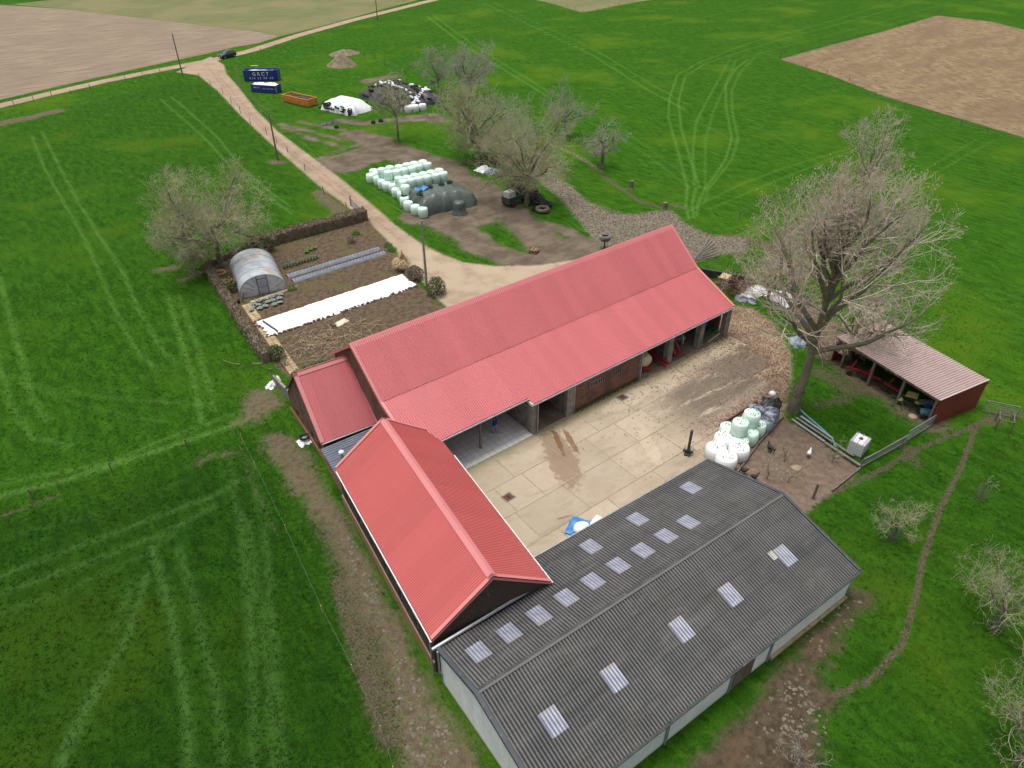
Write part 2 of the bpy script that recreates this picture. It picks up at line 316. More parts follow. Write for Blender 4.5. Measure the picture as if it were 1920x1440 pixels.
def ground_material():
    g = NG('ground'); P = g.gp
    nb, nm, nf, nv = g.noise(.05,P,3), g.noise(.32,P,5,.6), g.noise(1.7,P,5,.65), g.noise(7,P,4,.7)
    ns = g.noise(1.2, g.vec(P,(1,.35,1),(0,0,R(25))), 5, .7, .6)
    nt = g.noise(3.1, P, 6, .75, .4)
    edge = g.m('ADD', g.m('MULTIPLY', g.m('SUBTRACT', nf, .5), 1.6), g.m('MULTIPLY', g.m('SUBTRACT', nv, .5), .7))
    edge2 = g.m('ADD', edge, g.m('MULTIPLY', g.m('SUBTRACT', nm, .5), 2.4))
    def mask(k, soft, amp, e=None):
        return g.step(g.m('ADD', g.attr(k), g.m('MULTIPLY', e or edge, amp)), -soft, soft)
    # grass
    c = g.mix(g.step(g.m('ADD', g.m('MULTIPLY', ns, .6), g.m('MULTIPLY', nt, .4)), .38, .62), (.018,.053,.006), (.046,.122,.012))
    c = g.mix(g.m('MULTIPLY', g.step(nm, .42, .68), .55), c, (.028,.080,.007))
    c = g.mix(g.m('MULTIPLY', g.step(nb, .48, .66), .40), c, (.070,.128,.011))
    c = g.mix(g.m('MULTIPLY', g.step(g.m('ADD', nb, g.m('MULTIPLY', nm, .5)), .80, 1.0), .35), c, (.105,.135,.014))
    c = g.mix(g.m('MULTIPLY', g.step(nv, .54, .74), .42), c, (.068,.150,.018)); c = g.mix(g.m('MULTIPLY', g.step(g.noise(19,P,3,.7), .50, .66), .35), c, (.009,.036,.003))
    c = g.mix(g.m('MULTIPLY', g.step(nt, .60, .78), .5), c, (.010,.038,.004))
    tr = g.m('MULTIPLY', g.attr('trk'), g.step(g.m('ADD', nf, g.m('MULTIPLY', nv,.6)), .45, .95))
    c = g.mix(g.m('MULTIPLY', tr, .60, cl=True), c, (.115,.205,.058))
    c = g.mix(1.0, c, (1.03,1.20,.74), 'MULTIPLY'); c = g.mix(g.attr('grass_falloff'), c, g.mix(1.0, c, (.52,.56,.70), 'MULTIPLY'))   # brightness falloff towards the camera painted into the grass colour, paddock by paddock
    # soils
    clod = g.voro(2.6, P); fin = g.noise(14, P, 5, .7)
    earth = g.mix(g.step(nf,.35,.65), (.098,.076,.047), (.162,.130,.084)); earth = g.mix(g.m('MULTIPLY', g.step(fin,.5,.7), .5), earth, (.225,.185,.13))
    mudc = g.mix(g.step(nm,.35,.65), (.105,.081,.058), (.180,.143,.106)); mudc = g.mix(g.m('MULTIPLY', g.step(nv,.52,.68),.5), mudc, (.24,.21,.175)); rt = g.noise(1.0, g.vec(P,(.10,1.5,1),(0,0,R(72))), 5, .7, .3); mudc = g.mix(g.m('MULTIPLY', g.step(rt,.48,.66), .35), mudc, (.075,.055,.038))
    wn_ = g.step(g.m('ADD', g.attr('worn'), g.m('MULTIPLY', g.m('SUBTRACT', nt, .5), 1.5)), .42, .82)
    c = g.mix(g.m('MULTIPLY', wn_, .85), c, g.mix(g.step(nv,.4,.6), (.070,.054,.036), (.135,.107,.074)))
    c = g.mix(mask('soil', .7, 1.25, edge2), c, g.mix(g.m('MULTIPLY', g.step(g.m('ADD',nf,g.m('MULTIPLY',nv,.4)),.74,.86),.8), earth, (.04,.10,.015)))
    grv = g.mix(g.voro(4.5,P,'Color'), (.15,.125,.09), (.31,.27,.215)); grv = g.mix(g.step(g.voro(4.5,P),.35,.7), grv, (.09,.075,.05)); grv = g.mix(g.m('MULTIPLY',g.step(nm,.5,.7),.45), grv, (.16,.14,.085))
    c = g.mix(mask('gravel', .5, .9), c, grv)
    c = g.mix(mask('mud', .7, 1.1, edge2), c, mudc)
    mk = g.mix(g.step(nf,.35,.65), (.058,.043,.027), (.108,.082,.054)); mk = g.mix(g.m('MULTIPLY',g.step(nv,.52,.68),.5), mk, (.15,.12,.085)); mk = g.mix(g.m('MULTIPLY',g.step(nm,.55,.7),.6), mk, (.125,.085,.048))
    c = g.mix(mask('muck', .7, 1.2, edge2), c, mk)
    # road
    rd = g.mix(g.step(nm,.3,.7), (.305,.225,.160), (.405,.308,.225)); rd = g.mix(g.m('MULTIPLY',g.step(nv,.5,.7),.5), rd, (.43,.335,.245))
    rd = g.mix(g.m('MULTIPLY', g.m('MULTIPLY', g.attr('lane'), g.step(nf,.35,.6)), .55), rd, (.20,.135,.085))
    apron = g.step(g.xyz(P)[1], 52, 44); rd = g.mix(g.m('MULTIPLY', g.m('MULTIPLY', apron, g.step(g.xyz(P)[0], 22, 26)), g.step(nm,.3,.6)), rd, (.43,.345,.245))
    c = g.mix(mask('road', .35, .45), c, rd)
    # fields
    fr = g.noise(1.0, g.vec(P,(.12,1.3,1),(0,0,R(-38))), 5, .7)
    pl = g.mix(g.step(fr,.36,.64), (.185,.142,.100), (.315,.252,.185)); pl = g.mix(g.m('MULTIPLY',g.step(nb,.4,.6),.45), pl, (.20,.155,.12)); pl = g.mix(g.m('MULTIPLY',g.step(nv,.5,.7),.45), pl, (.34,.275,.22))
    c = g.mix(mask('plough', .5, .8), c, pl)
    sb = g.mix(g.step(ns,.36,.64), (.142,.098,.055), (.29,.218,.130)); sb = g.mix(g.m('MULTIPLY',g.step(g.noise(.12,g.vec(P,(.4,1,1),(0,0,R(40))),4),.46,.6),.6), sb, (.165,.115,.07)); sb = g.mix(g.m('MULTIPLY',g.step(nv,.5,.72),.5), sb, (.36,.275,.185))
    c = g.mix(mask('stubble', .4, .8), c, sb)
    cr = g.mix(g.step(g.noise(1.2, g.vec(P,(.1,1.2,1),(0,0,R(-30))), 5, .7),.35,.65), (.125,.145,.060), (.18,.185,.088)); cr = g.mix(g.m('MULTIPLY',g.step(nb,.4,.62),.5), cr, (.24,.20,.11))
    c = g.mix(mask('crop', .6, .8), c, cr)
    gs = g.mix(g.step(nf,.35,.65), (.080,.056,.038), (.150,.110,.074)); gs = g.mix(g.m('MULTIPLY',g.step(nm,.50,.68),.5), gs, (.15,.125,.055)); gs = g.mix(g.m('MULTIPLY',g.step(nt,.57,.72),.6), gs, (.27,.20,.14)); gs = g.mix(g.m('MULTIPLY',g.step(g.m('ADD',nf,g.m('MULTIPLY',nm,.6)),.88,1.0),.8), gs, (.06,.115,.02))
    c = g.mix(mask('garden', .3, .4), c, gs)
    lt = g.mix(g.step(g.noise(5,P,6,.75),.42,.6), (.27,.205,.142), (.19,.135,.095)); X = g.xyz(P)
    yd = g.mix(g.m('MULTIPLY', g.step(g.m('ADD', X[0], g.m('MULTIPLY', nm, 14)), 36, 50), g.step(nm,.30,.62)), (.36,.28,.19), lt); yd = g.mix(g.m('MULTIPLY',g.step(nf,.5,.7),.5), yd, (.27,.20,.14)); yd = g.mix(g.m('MULTIPLY',g.step(X[1],-3.2,-4.2),g.step(nf,.3,.5)), yd, lt)
    c = g.mix(mask('yard', .5, .9), c, yd)
    pn = g.mix(g.step(nf,.35,.65), (.155,.112,.082), (.225,.168,.128)); pn = g.mix(g.m('MULTIPLY',g.step(nv,.54,.7),.5), pn, (.28,.215,.16)); pn = g.mix(g.m('MULTIPLY',g.step(nt,.6,.7),.4), pn, (.12,.05,.03))
    c = g.mix(mask('pen', .3, .5), c, pn)
    h = g.m('ADD', g.m('MULTIPLY', nt, .5), g.m('ADD', g.m('MULTIPLY', nv, .35), g.m('MULTIPLY', nf, .6)))
    g.bump(h, .85, .28)
    return g.done(c, .95, .04)
GROUND = ground_material()
def region(name, sel, kind='structure'):
    q = QUAD[sel]; ids, inv = np.unique(q, return_inverse=True)
    me = bpy.data.meshes.new(name); nv_, nq = len(ids), len(q)
    me.vertices.add(nv_); me.vertices.foreach_set('co', np.stack([VX[ids], VY[ids], VZ[ids]], 1).ravel())
    me.loops.add(nq*4); me.loops.foreach_set('vertex_index', inv.ravel().astype(np.int32))
    me.polygons.add(nq); me.polygons.foreach_set('loop_start', np.arange(0, nq*4, 4, dtype=np.int32)); me.polygons.foreach_set('loop_total', np.full(nq, 4, np.int32))
    me.polygons.foreach_set('use_smooth', np.ones(nq, bool))
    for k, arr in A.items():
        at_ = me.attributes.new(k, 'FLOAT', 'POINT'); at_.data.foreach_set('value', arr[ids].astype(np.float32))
    me.materials.append(GROUND); me.update(); me.validate()
    return link(name, me, kind=kind)
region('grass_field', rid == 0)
for i, (nm, k) in enumerate(ORDER):
    if (rid == i+1).any(): region(nm, rid == i+1)
# ------------------------------------------------------------------ building materials
def red_metal(name, a, b, speck=0):
    g = NG(name); v = g.gp
    n = g.noise(.22, v, 3); c = g.mix(n, a, b)
    k = g.m('MULTIPLY_ADD', g.rand(), .10, .95); hv = g.t.nodes.new('ShaderNodeHueSaturation'); g.set(hv.inputs['Value'], k); g.set(hv.inputs['Color'], c); c = hv.outputs[0]
    c = g.mix(g.m('MULTIPLY', g.step(g.noise(.9, g.vec(v,(1.6,.25,.25)), 5, .7), .5, .75), .10), c, (.46,.22,.21))
    if speck:
        s = g.m('MULTIPLY', g.step(g.noise(3.4, v, 5, .7), .64, .70), g.step(g.xyz(v)[0], 26, 44)); c = g.mix(g.m('MULTIPLY', s, .4), c, (.25,.08,.08))
    return g.done(c, g.m('MULTIPLY_ADD', n, .12, .30), .5)
M = {}
M['roof_red'] = red_metal('red_roof_steel', (.49,.132,.142), (.52,.150,.160), 1)
M['roof_red2'] = red_metal('red_roof_steel_side', (.465,.100,.094), (.49,.110,.104))
M['flash'] = simple('red_flashing', (.60,.215,.215), (.57,.20,.20), .4, .35, .5)
def brick_mat(name, a, b, mortar, dark=.5, sx=1, axis=0):
    g = NG(name); t = g.t.nodes.new('ShaderNodeTexBrick')
    cx = g.t.nodes.new('ShaderNodeCombineXYZ'); P = g.xyz(g.tc); g.set(cx.inputs[0], g.m('ADD', P[0], P[1])); g.set(cx.inputs[1], P[2]); g.t.links.new(cx.outputs[0], t.inputs['Vector'])
    t.inputs['Scale'].default_value = 1; t.inputs['Brick Width'].default_value = .22; t.inputs['Row Height'].default_value = .075; t.inputs['Mortar Size'].default_value = .008
    t.inputs['Color1'].default_value = (*a,1); t.inputs['Color2'].default_value = (*b,1); t.inputs['Mortar'].default_value = (*mortar,1)
    n = g.noise(.9, g.tc, 6, .65); c = g.mix(g.m('MULTIPLY', g.step(n,.42,.68), dark), t.outputs['Color'], (.055,.045,.04))
    c = g.mix(g.m('MULTIPLY', g.step(g.noise(1.7, g.vec(g.tc,(1,1,.4)), 5, .7), .60, .74), .45), c, (.30,.27,.24))
    g.bump(t.outputs['Fac'], .3, .01); return g.done(c, .9, .2)
M['brick'] = brick_mat('red_brick', (.215,.08,.052), (.155,.065,.047), (.19,.16,.135), .7)
M['brick_dark'] = brick_mat('dark_brick', (.075,.045,.036), (.05,.034,.03), (.085,.07,.06), .5)
M['brick_orange'] = brick_mat('orange_brick', (.36,.15,.07), (.28,.12,.065), (.27,.21,.16), .2)
M['concrete'] = simple('weathered_concrete', (.25,.235,.21), (.15,.14,.125), 1.4, .9, .2, wear=(.36,.34,.31), bump=.2)
M['zinc'] = simple('zinc_gutter', (.42,.44,.46), (.33,.35,.37), 2, .4, .5, .6)
M['white_trim'] = simple('white_trim', (.72,.72,.72), (.6,.6,.6), 2, .5)
M['dark'] = simple('dark_opening', (.018,.017,.016), (.03,.028,.026), 2, .8, .2)
M['timber'] = simple('grey_timber', (.20,.165,.13), (.13,.105,.085), 3, .9, .2, stretch=(1,1,.2))
M['steel_blue'] = simple('blue_grey_steel', (.20,.245,.27), (.16,.20,.225), 2, .5)
M['floor_dark'] = simple('stained_floor', (.20,.165,.125), (.115,.085,.062), .6, .8, .3, wear=(.29,.25,.20))
def paver_mat():
    g = NG('pale_paving'); t = g.t.nodes.new('ShaderNodeTexBrick'); g.set(t.inputs['Vector'], g.vec(g.tc, (1,1,1), (0,0,0)))
    t.inputs['Scale'].default_value = 1; t.inputs['Brick Width'].default_value = .62; t.inputs['Row Height'].default_value = .62; t.inputs['Mortar Size'].default_value = .03; t.offset = .0
    t.inputs['Color1'].default_value = (.62,.62,.59,1); t.inputs['Color2'].default_value = (.56,.56,.54,1); t.inputs['Mortar'].default_value = (.40,.395,.37,1)
    c = g.mix(g.m('MULTIPLY', g.step(g.noise(.5,g.tc,5,.6),.45,.7),.55), t.outputs['Color'], (.44,.42,.37)); c = g.mix(g.m('MULTIPLY', g.step(g.noise(2.2,g.tc,5,.7),.55,.72),.4), c, (.68,.68,.66))
    return g.done(c, .8, .3)
M['pavers'] = paver_mat()

def trap_panel(w, L, nr=5, h=.055):
    b = MB(); p = w/nr; prof = []
    for k in range(nr): prof += [(k*p,0),(k*p+.50*p,0),(k*p+.62*p,h),(k*p+.88*p,h)]
    prof.append((w,0)); n = len(prof)
    b.add([(x,0,z) for x,z in prof]+[(x,L,z) for x,z in prof], [(i,i+1,n+i+1,n+i) for i in range(n-1)]); return b
def wave_panel(w, L, nw=5, a=.032, seg=4):
    b = MB(); n = nw*seg+1; pr = [(w*i/(n-1), a*cos(2*pi*i/seg+.4)) for i in range(n)]
    b.add([(x,0,z) for x,z in pr]+[(x,L,z) for x,z in pr], [(i,i+1,n+i+1,n+i) for i in range(n-1)]); return b
def strip(parent, name, p, q, wd, dirs, mat, lift=.05):
    """a folded flashing from p to q with wings along the directions in dirs"""
    b = MB(); p, q = Vector(p), Vector(q); up = Vector((0,0,lift))
    for d in dirs:
        d = Vector(d).normalized()*wd; b.hexa([p+up, q+up, q+d+up, p+d+up, p+up*1.4, q+up*1.4, q+d+up*1.4, p+d+up*1.4])
    return b.obj(name, mat, parent)
def gutter(parent, p, q, r=.075, mat=None, name='gutter'):
    return MB().tube([p,q], r, 7).obj(name, mat or M['zinc'], parent)

# ------------------------------------------------------------------ long barn
LX0, LX1, LE, LK, LR = 7.19, 45.40, 8.36, 13.716, 17.925
ZE, ZEL, ZK, ZR = 3.403, 3.678, 5.696, 9.074; LS = 18.48
long_barn = thing('long_barn', 'long red ribbed roof barn with open bays along the concrete yard', 'barn', (LX0, LE, 0))
WL = LX1-LX0; yk, yr = LK-LE, LR-LE; ang_l, ang_u = atan2(ZK-ZE, yk), atan2(ZR-ZK, yr-yk)
npan = 38; pw = WL/npan; nl = round((LS-LX0)/pw); pw_l = (LS-LX0)/nl; nr_ = npan-nl; pw_r = (LX1-LS)/nr_
yl = .643
me_u = trap_panel(pw, hypot(yr-yk, ZR-ZK)).mesh('roof_panel', M['roof_red'])
me_r = trap_panel(pw_r, hypot(yk, ZK-ZE)).mesh('roof_panel', M['roof_red'])
me_l = trap_panel(pw_l, hypot(yk-yl, ZK-ZEL)).mesh('roof_panel', M['roof_red'])
for i in range(npan): link('roof_panel', me_u, long_barn, (i*pw, yk-.03, ZK+.03), (ang_u,0,0))
for i in range(nl): link('roof_panel', me_l, long_barn, (i*pw_l-.3*(i == 0)*0, yl, ZEL), (ang_l,0,0))
for i in range(nr_): link('roof_panel', me_r, long_barn, (LS-LX0+i*pw_r, 0, ZE), (ang_l,0,0))
b = MB(); b.add([(0,yr,ZR-.02),(WL,yr,ZR-.02),(WL,yr+4.5,ZR-3.1),(0,yr+4.5,ZR-3.1)], [(0,1,2,3)]); b.obj('rear_roof_slope', M['roof_red'], long_barn)
strip(long_barn, 'ridge_cap', (-.08,yr+.02,ZR+.02), (WL+.08,yr+.02,ZR+.02), .52, [(0,-cos(ang_u),-sin(ang_u)),(0,.82,-.57)], M['flash'])
for x, s in ((-.06,1),(WL+.06,-1)):
    strip(long_barn, 'verge_trim', (x,yk,ZK+.03), (x,yr,ZR+.03), .27, [(s,0,0)], M['flash']); strip(long_barn, 'verge_trim', (x,yl if s > 0 else 0,(ZEL if s > 0 else ZE)+.03), (x,yk,ZK+.02), .27, [(s,0,0)], M['flash'])
    b = MB(); b.add([(x,yk,ZK),(x,yr,ZR),(x,yr,ZR-.25),(x,yk,ZK-.25),(x,0 if s < 0 else yl,ZE if s < 0 else ZEL),(x,0 if s < 0 else yl,(ZE if s < 0 else ZEL)-.22)], [(0,1,2,3),(4,0,3,5)]); b.obj('barge_board', M['flash'], long_barn)
    b = MB(); b.add([(x,yr,ZR),(x,yr+4.5,ZR-3.1),(x,yr+4.5,ZR-3.4),(x,yr,ZR-.3)], [(0,1,2,3)]); b.obj('barge_board', M['flash'], long_barn)
gutter(long_barn, (.2,yl-.09,ZEL-.07), (LS-LX0,yl-.09,ZEL-.07)); gutter(long_barn, (LS-LX0-.05,-.09,ZE-.07), (WL,-.09,ZE-.07))
MB().box(LS-LX0-.06,LS-LX0+.02,-.05,yl+.05,ZE-.22,ZE+.05).obj('step_fascia', M['white_trim'], long_barn)
def wallp(parent, name, pts, t, mat):
    """a wall with the outline pts (points in one vertical plane), t thick along its normal"""
    P = [Vector(p) for p in pts]; nrm = (P[1]-P[0]).cross(P[2]-P[0]).normalized()*t; n = len(P)
    return MB().add(P+[p+nrm for p in P], [tuple(range(n)), tuple(range(2*n-1,n-1,-1))]+[(i,(i+1)%n,n+(i+1)%n,n+i) for i in range(n)]).obj(name, mat, parent)
rz_ = lambda y: (ZE+y*(ZK-ZE)/yk if y < yk else ZK+(y-yk)*(ZR-ZK)/(yr-yk) if y < yr else ZR-(y-yr)*.69)-.08
for x in (.35, WL-.45): wallp(long_barn, 'gable_wall', [(x,1.2,0),(x,13.9,0),(x,13.9,rz_(13.9)),(x,yr,rz_(yr)),(x,yk,rz_(yk)),(x,1.2,rz_(1.2))], .28, M['brick'])
MB().box(.3,WL-.3,13.7,13.98,0,rz_(13.9)).obj('rear_wall', M['brick'], long_barn)
MB().box(.7,WL-.5,7.0,7.25,0,5.9).obj('inner_wall', M['brick_dark'], long_barn)
X = lambda wx: wx-LX0
MB().box(X(8.1),X(18.55),-.05,6.98,-.1,.09,.02).obj('paved_floor', M['pavers'], long_barn)
MB().box(X(18.95),X(45.0),.15,6.98,-.1,.05).obj('bay_floor', M['floor_dark'], long_barn)
b = MB(); b.box(X(18.5),X(18.95),0,.62,0,3.3,.02); b.obj('pillar', M['concrete'], long_barn)
MB().box(X(18.55),X(18.85),.64,7,0,2.9).obj('partition_wall', M['concrete'], long_barn)
MB().box(X(22.55),X(23.35),.1,.5,0,3.42,.02).obj('pillar', M['concrete'], long_barn)
MB().box(X(22.7),X(22.98),.52,7,0,3.5).obj('partition_wall', M['concrete'], long_barn)
MB().box(X(23.36),X(31.75),.22,.5,0,3.4).obj('front_wall', M['brick'], long_barn)
MB().box(X(31.55),X(31.85),.51,7,0,3.5).obj('partition_wall', M['brick'], long_barn)
MB().box(X(31.76),X(32.1),.12,.55,0,3.4,.02).obj('pillar', M['concrete'], long_barn)
for wx in (36.2, 40.85, 45.05): MB().box(X(wx)-.34,X(wx)+.34,.16,.72,0,3.45,.03).obj('pillar', M['concrete'], long_barn)
MB().tube([(X(13.92),1.35,.08),(X(13.92),1.35,3.86)], .11, 10).obj('steel_post', M['timber'], long_barn)
for wx in (25.8, 26.75, 28.9):
    f = MB().box(X(wx)-.42,X(wx)+.42,.17,.23,1.95,2.5).obj('vent_opening', M['concrete'], long_barn)
    for d in (-.27,0,.27): MB().box(X(wx)+d-.075,X(wx)+d+.075,.15,.175,2.03,2.44).obj('slot', M['dark'], f)
for wx, wy in ((18.98,-.12),(23.42,.1),(31.9,-.02)):
    MB().tube([(X(wx),wy,ZE-.05),(X(wx),wy,.1)], .05, 6).obj('downpipe', M['zinc'], long_barn)

# ------------------------------------------------------------------ stable wing (the red roof nearest the camera)
SA = R(-7.705)
wing = thing('stable_wing', 'brick wing with a red gabled roof between the long barn and the grey roof', 'barn', (-.56,-5.528,0), SA)
SW, SL, SZE, SZR = 8.31, 17.02, 3.535, 6.646; sang = atan2(SZR-SZE, SW/2); slen = hypot(SW/2, SZR-SZE)
me_s = trap_panel(SL/17, slen, 6, .030).mesh('roof_panel', M['roof_red2'])
for i in range(17):
    link('roof_panel', me_s, wing, (0,(i+1)*SL/17,SZE), (sang,0,-pi/2)); link('roof_panel', me_s, wing, (SW,i*SL/17,SZE), (sang,0,pi/2))
strip(wing, 'ridge_cap', (SW/2,-.05,SZR+.03), (SW/2,SL+.05,SZR+.03), .36, [(cos(sang),0,-sin(sang)),(-cos(sang),0,-sin(sang))], M['flash'])
for y, s in ((-.05,1),(SL+.05,-1)):
    for x0 in (0,SW):
        strip(wing, 'verge_trim', (x0,y,SZE+.03), (SW/2,y,SZR+.03), .24, [(0,s,0)], M['flash'])
        b = MB(); b.add([(x0,y,SZE),(SW/2,y,SZR),(SW/2,y,SZR-.24),(x0,y,SZE-.2)], [(0,1,2,3)]); b.obj('barge_board', M['flash'], wing)
for x in (-.07, SW+.07): gutter(wing, (x,-.1,SZE-.05), (x,SL-.4 if x < 0 else SL-3.2,SZE-.05), .05, M['white_trim'])
for y in (.12, SL-.4): wallp(wing, 'gable_wall', [(.15,y,0),(SW-.15,y,0),(SW-.15,y,SZE-.05),(SW/2,y,SZR-.1),(.15,y,SZE-.05)], -.28, M['brick_dark'])
MB().box(SW-.45,SW-.15,.4,SL-.4,0,SZE-.06).obj('yard_wall', M['brick'], wing)
MB().box(.12,.42,.41,SL-.41,.9,SZE-.06).obj('field_wall', M['brick_dark'], wing)
MB().box(.02,.42,.2,SL-.2,0,.9,.02).obj('plinth', M['brick_orange'], wing)
for y in (15.2,12.7,10.1,7.7,5.2,2.7):
    f = MB().box(.05,.13,y-.42,y+.42,1.75,2.6).obj('window', M['concrete'], wing); MB().box(.03,.052,y-.32,y+.32,1.83,2.52).obj('pane', M['dark'], f)
MB().tube([(-.1,.02,SZE-.1),(-.1,.02,.1)], .05, 7).obj('downpipe', M['zinc'], wing)

# ------------------------------------------------------------------ small gabled barn at the corner
MA = R(-4.5)
corner_barn = thing('corner_barn', 'small brick barn with a steep red roof at the corner beside the garden wall', 'barn', (2.62,15.95,0), MA)
MWd, MR, MZE, MZR = 4.95, 4.38, 2.31, 6.73; mang = atan2(MZR-MZE, MR); me_m = trap_panel(MWd/5, hypot(MR, MZR-MZE), 5, .045).mesh('roof_panel', M['roof_red'])
for i in range(5):
    link('roof_panel', me_m, corner_barn, (i*MWd/5,0,MZE), (mang,0,0)); link('roof_panel', me_m, corner_barn, ((i+1)*MWd/5,MR*2-.1,MZE+.1), (mang,0,pi))
strip(corner_barn, 'ridge_cap', (-.05,MR,MZR+.03), (MWd,MR,MZR+.03), .45, [(0,-cos(mang),-sin(mang)),(0,cos(mang),-sin(mang))], M['flash'])
for s in (0,1):
    strip(corner_barn, 'verge_trim', (-.06,s*2*MR,MZE+.03), (-.06,MR,MZR+.03), .34, [(1,0,0)], M['flash'])
    b = MB(); b.add([(-.06,s*2*MR,MZE),(-.06,MR,MZR),(-.06,MR,MZR-.3),(-.06,s*2*MR,MZE-.22)], [(0,1,2,3)]); b.obj('barge_board', M['timber'] if s else M['flash'], corner_barn)
strip(corner_barn, 'verge_trim', (MWd+.02,0,MZE+.03), (MWd+.02,MR,MZR+.03), .2, [(-1,0,0)], M['flash'])
wallp(corner_barn, 'gable_wall', [(.12,.1,0),(.12,8.5,0),(.12,8.5,2.3),(.12,MR,6.6),(.12,.1,2.3)], .3, M['brick'])
MB().box(.43,MWd,.1,.4,0,MZE).obj('side_wall', M['brick_dark'], corner_barn)
MB().box(.43,MWd,8.2,8.5,0,MZE).obj('side_wall', M['brick'], corner_barn)
for y in (1.1,2.9,6.4): MB().box(.08,.125,y-.22,y+.22,1.1,1.55).obj('window', M['dark'], corner_barn)
MB().box(.05,.12,0,8.6,0,.5).obj('plinth', M['brick_orange'], corner_barn)
gutter(corner_barn, (0,-.08,MZE-.05), (MWd-.4,-.08,MZE-.05), .06)

M['lean'] = simple('blue_grey_sheet', (.125,.15,.185), (.09,.108,.135), .8, .4, .5, wear=(.22,.25,.29))
lean_to = thing('lean_to', 'low blue grey corrugated lean-to roof with a chimney between two red roofs', 'lean-to', (1.85,11.2,0), R(-6))
for i in range(5):
    b = trap_panel(.98, 4.9, 4, .05); me = b.mesh('roof_sheet', M['lean']) if i == 0 else me; link('roof_sheet', me, lean_to, (0,i*.86+.98,2.12), (R(3.5),0,-pi/2))
wallp(lean_to, 'wall', [(.18,0,0),(.18,4.4,0),(.18,4.4,2.05),(.18,0,2.05)], .25, M['brick_orange'])
ch = MB().tube([(1.03,2.12,2.0),(1.03,2.12,3.05)], .1, 9).obj('flue_pipe', M['zinc'], lean_to); MB().lathe([(.05,3.02),(.24,3.0),(.2,3.1),(.05,3.16)], (1.03,2.12,.05), 10).obj('cowl', M['white_trim'], ch)

# ------------------------------------------------------------------ grey barn
GA = R(-2.595)
grey_barn = thing('grey_barn', 'big pale walled barn under a grey corrugated roof with rooflight sheets', 'barn', (-.465,-3.47,0), GA)
GL, GR_, GS, GZE, GZR = 26.0, -6.696, -13.308, 2.545, 4.27
def sheet_mat():
    g = NG('fibre_cement'); v = g.gp
    c = g.mix(g.step(g.noise(.5,v,5,.65),.32,.68), (.075,.076,.077), (.108,.107,.104))
    k = g.m('MULTIPLY_ADD', g.rand(), .22, .89); hv = g.t.nodes.new('ShaderNodeHueSaturation'); g.set(hv.inputs['Value'], k); g.set(hv.inputs['Color'], c); c = hv.outputs[0]
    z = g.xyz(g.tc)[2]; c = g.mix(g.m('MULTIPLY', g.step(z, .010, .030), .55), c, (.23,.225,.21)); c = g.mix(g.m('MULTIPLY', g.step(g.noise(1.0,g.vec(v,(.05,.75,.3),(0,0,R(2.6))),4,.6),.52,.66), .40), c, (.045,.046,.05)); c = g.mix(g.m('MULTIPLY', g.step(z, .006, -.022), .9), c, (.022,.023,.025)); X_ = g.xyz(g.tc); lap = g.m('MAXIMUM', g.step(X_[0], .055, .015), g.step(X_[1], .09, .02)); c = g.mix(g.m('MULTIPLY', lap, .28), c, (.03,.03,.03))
    sm = g.noise(1.1, g.vec(v,(.35,1.4,1)), 5, .7); c = g.mix(g.m('MULTIPLY', g.step(sm,.50,.72), .30), c, (.17,.165,.155))
    c = g.mix(g.m('MULTIPLY', g.step(g.noise(9,v,4,.7),.66,.74), .7), c, (.30,.29,.24))
    lich = g.m('MULTIPLY', g.step(g.noise(.35,v,3),.55,.66), g.step(g.noise(7,v,5,.8),.52,.66)); c = g.mix(g.m('MULTIPLY',lich,.6), c, (.12,.125,.06))
    return g.done(c, .85, .25)
M['fibre'] = sheet_mat()
def skylight_mat():
    g = NG('rooflight_sheet'); n = g.noise(1.5, g.tc, 5, .6); y = g.xyz(g.tc)
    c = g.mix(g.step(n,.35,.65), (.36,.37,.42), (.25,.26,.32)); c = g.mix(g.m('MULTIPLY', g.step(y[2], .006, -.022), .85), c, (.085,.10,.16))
    c = g.mix(g.m('MULTIPLY', g.step(g.noise(5, g.vec(g.tc,(1,.3,1)), 4, .7),.55,.7),.4), c, (.30,.27,.22))
    c = g.mix(g.m('MULTIPLY', g.step(y[1], 1.12, 1.32), .4), c, (.26,.22,.17))
    return g.done(c, .35, .5)
M['sky_sheet'] = skylight_mat()
gw, gx0 = 1.075, .14
rowsN = [0,-1.05,-2.38,-3.71,-5.04,-6.70]; rowsS = [-6.70,-8.0,-9.3,-10.65,-12.0,-13.308]
gang = atan2(GZR-GZE, -GR_); zroof = lambda y: GZE+(GZR-GZE)*(-y/6.696 if y > GR_ else (y-GS)/(GR_-GS))
skyN = {(3,c) for c in (1,3,5,7,9,11,13,15,17)}|{(1,11),(1,15),(1,20),(3,20)}-{(3,17)}
skyN -= {(3,20)}; skyS = {(2,c) for c in (2,6,11,15,20)}
cache = {}
def gsheet(L, m, key):
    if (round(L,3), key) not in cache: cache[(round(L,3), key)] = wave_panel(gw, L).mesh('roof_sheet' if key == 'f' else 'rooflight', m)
    return cache[(round(L,3), key)]
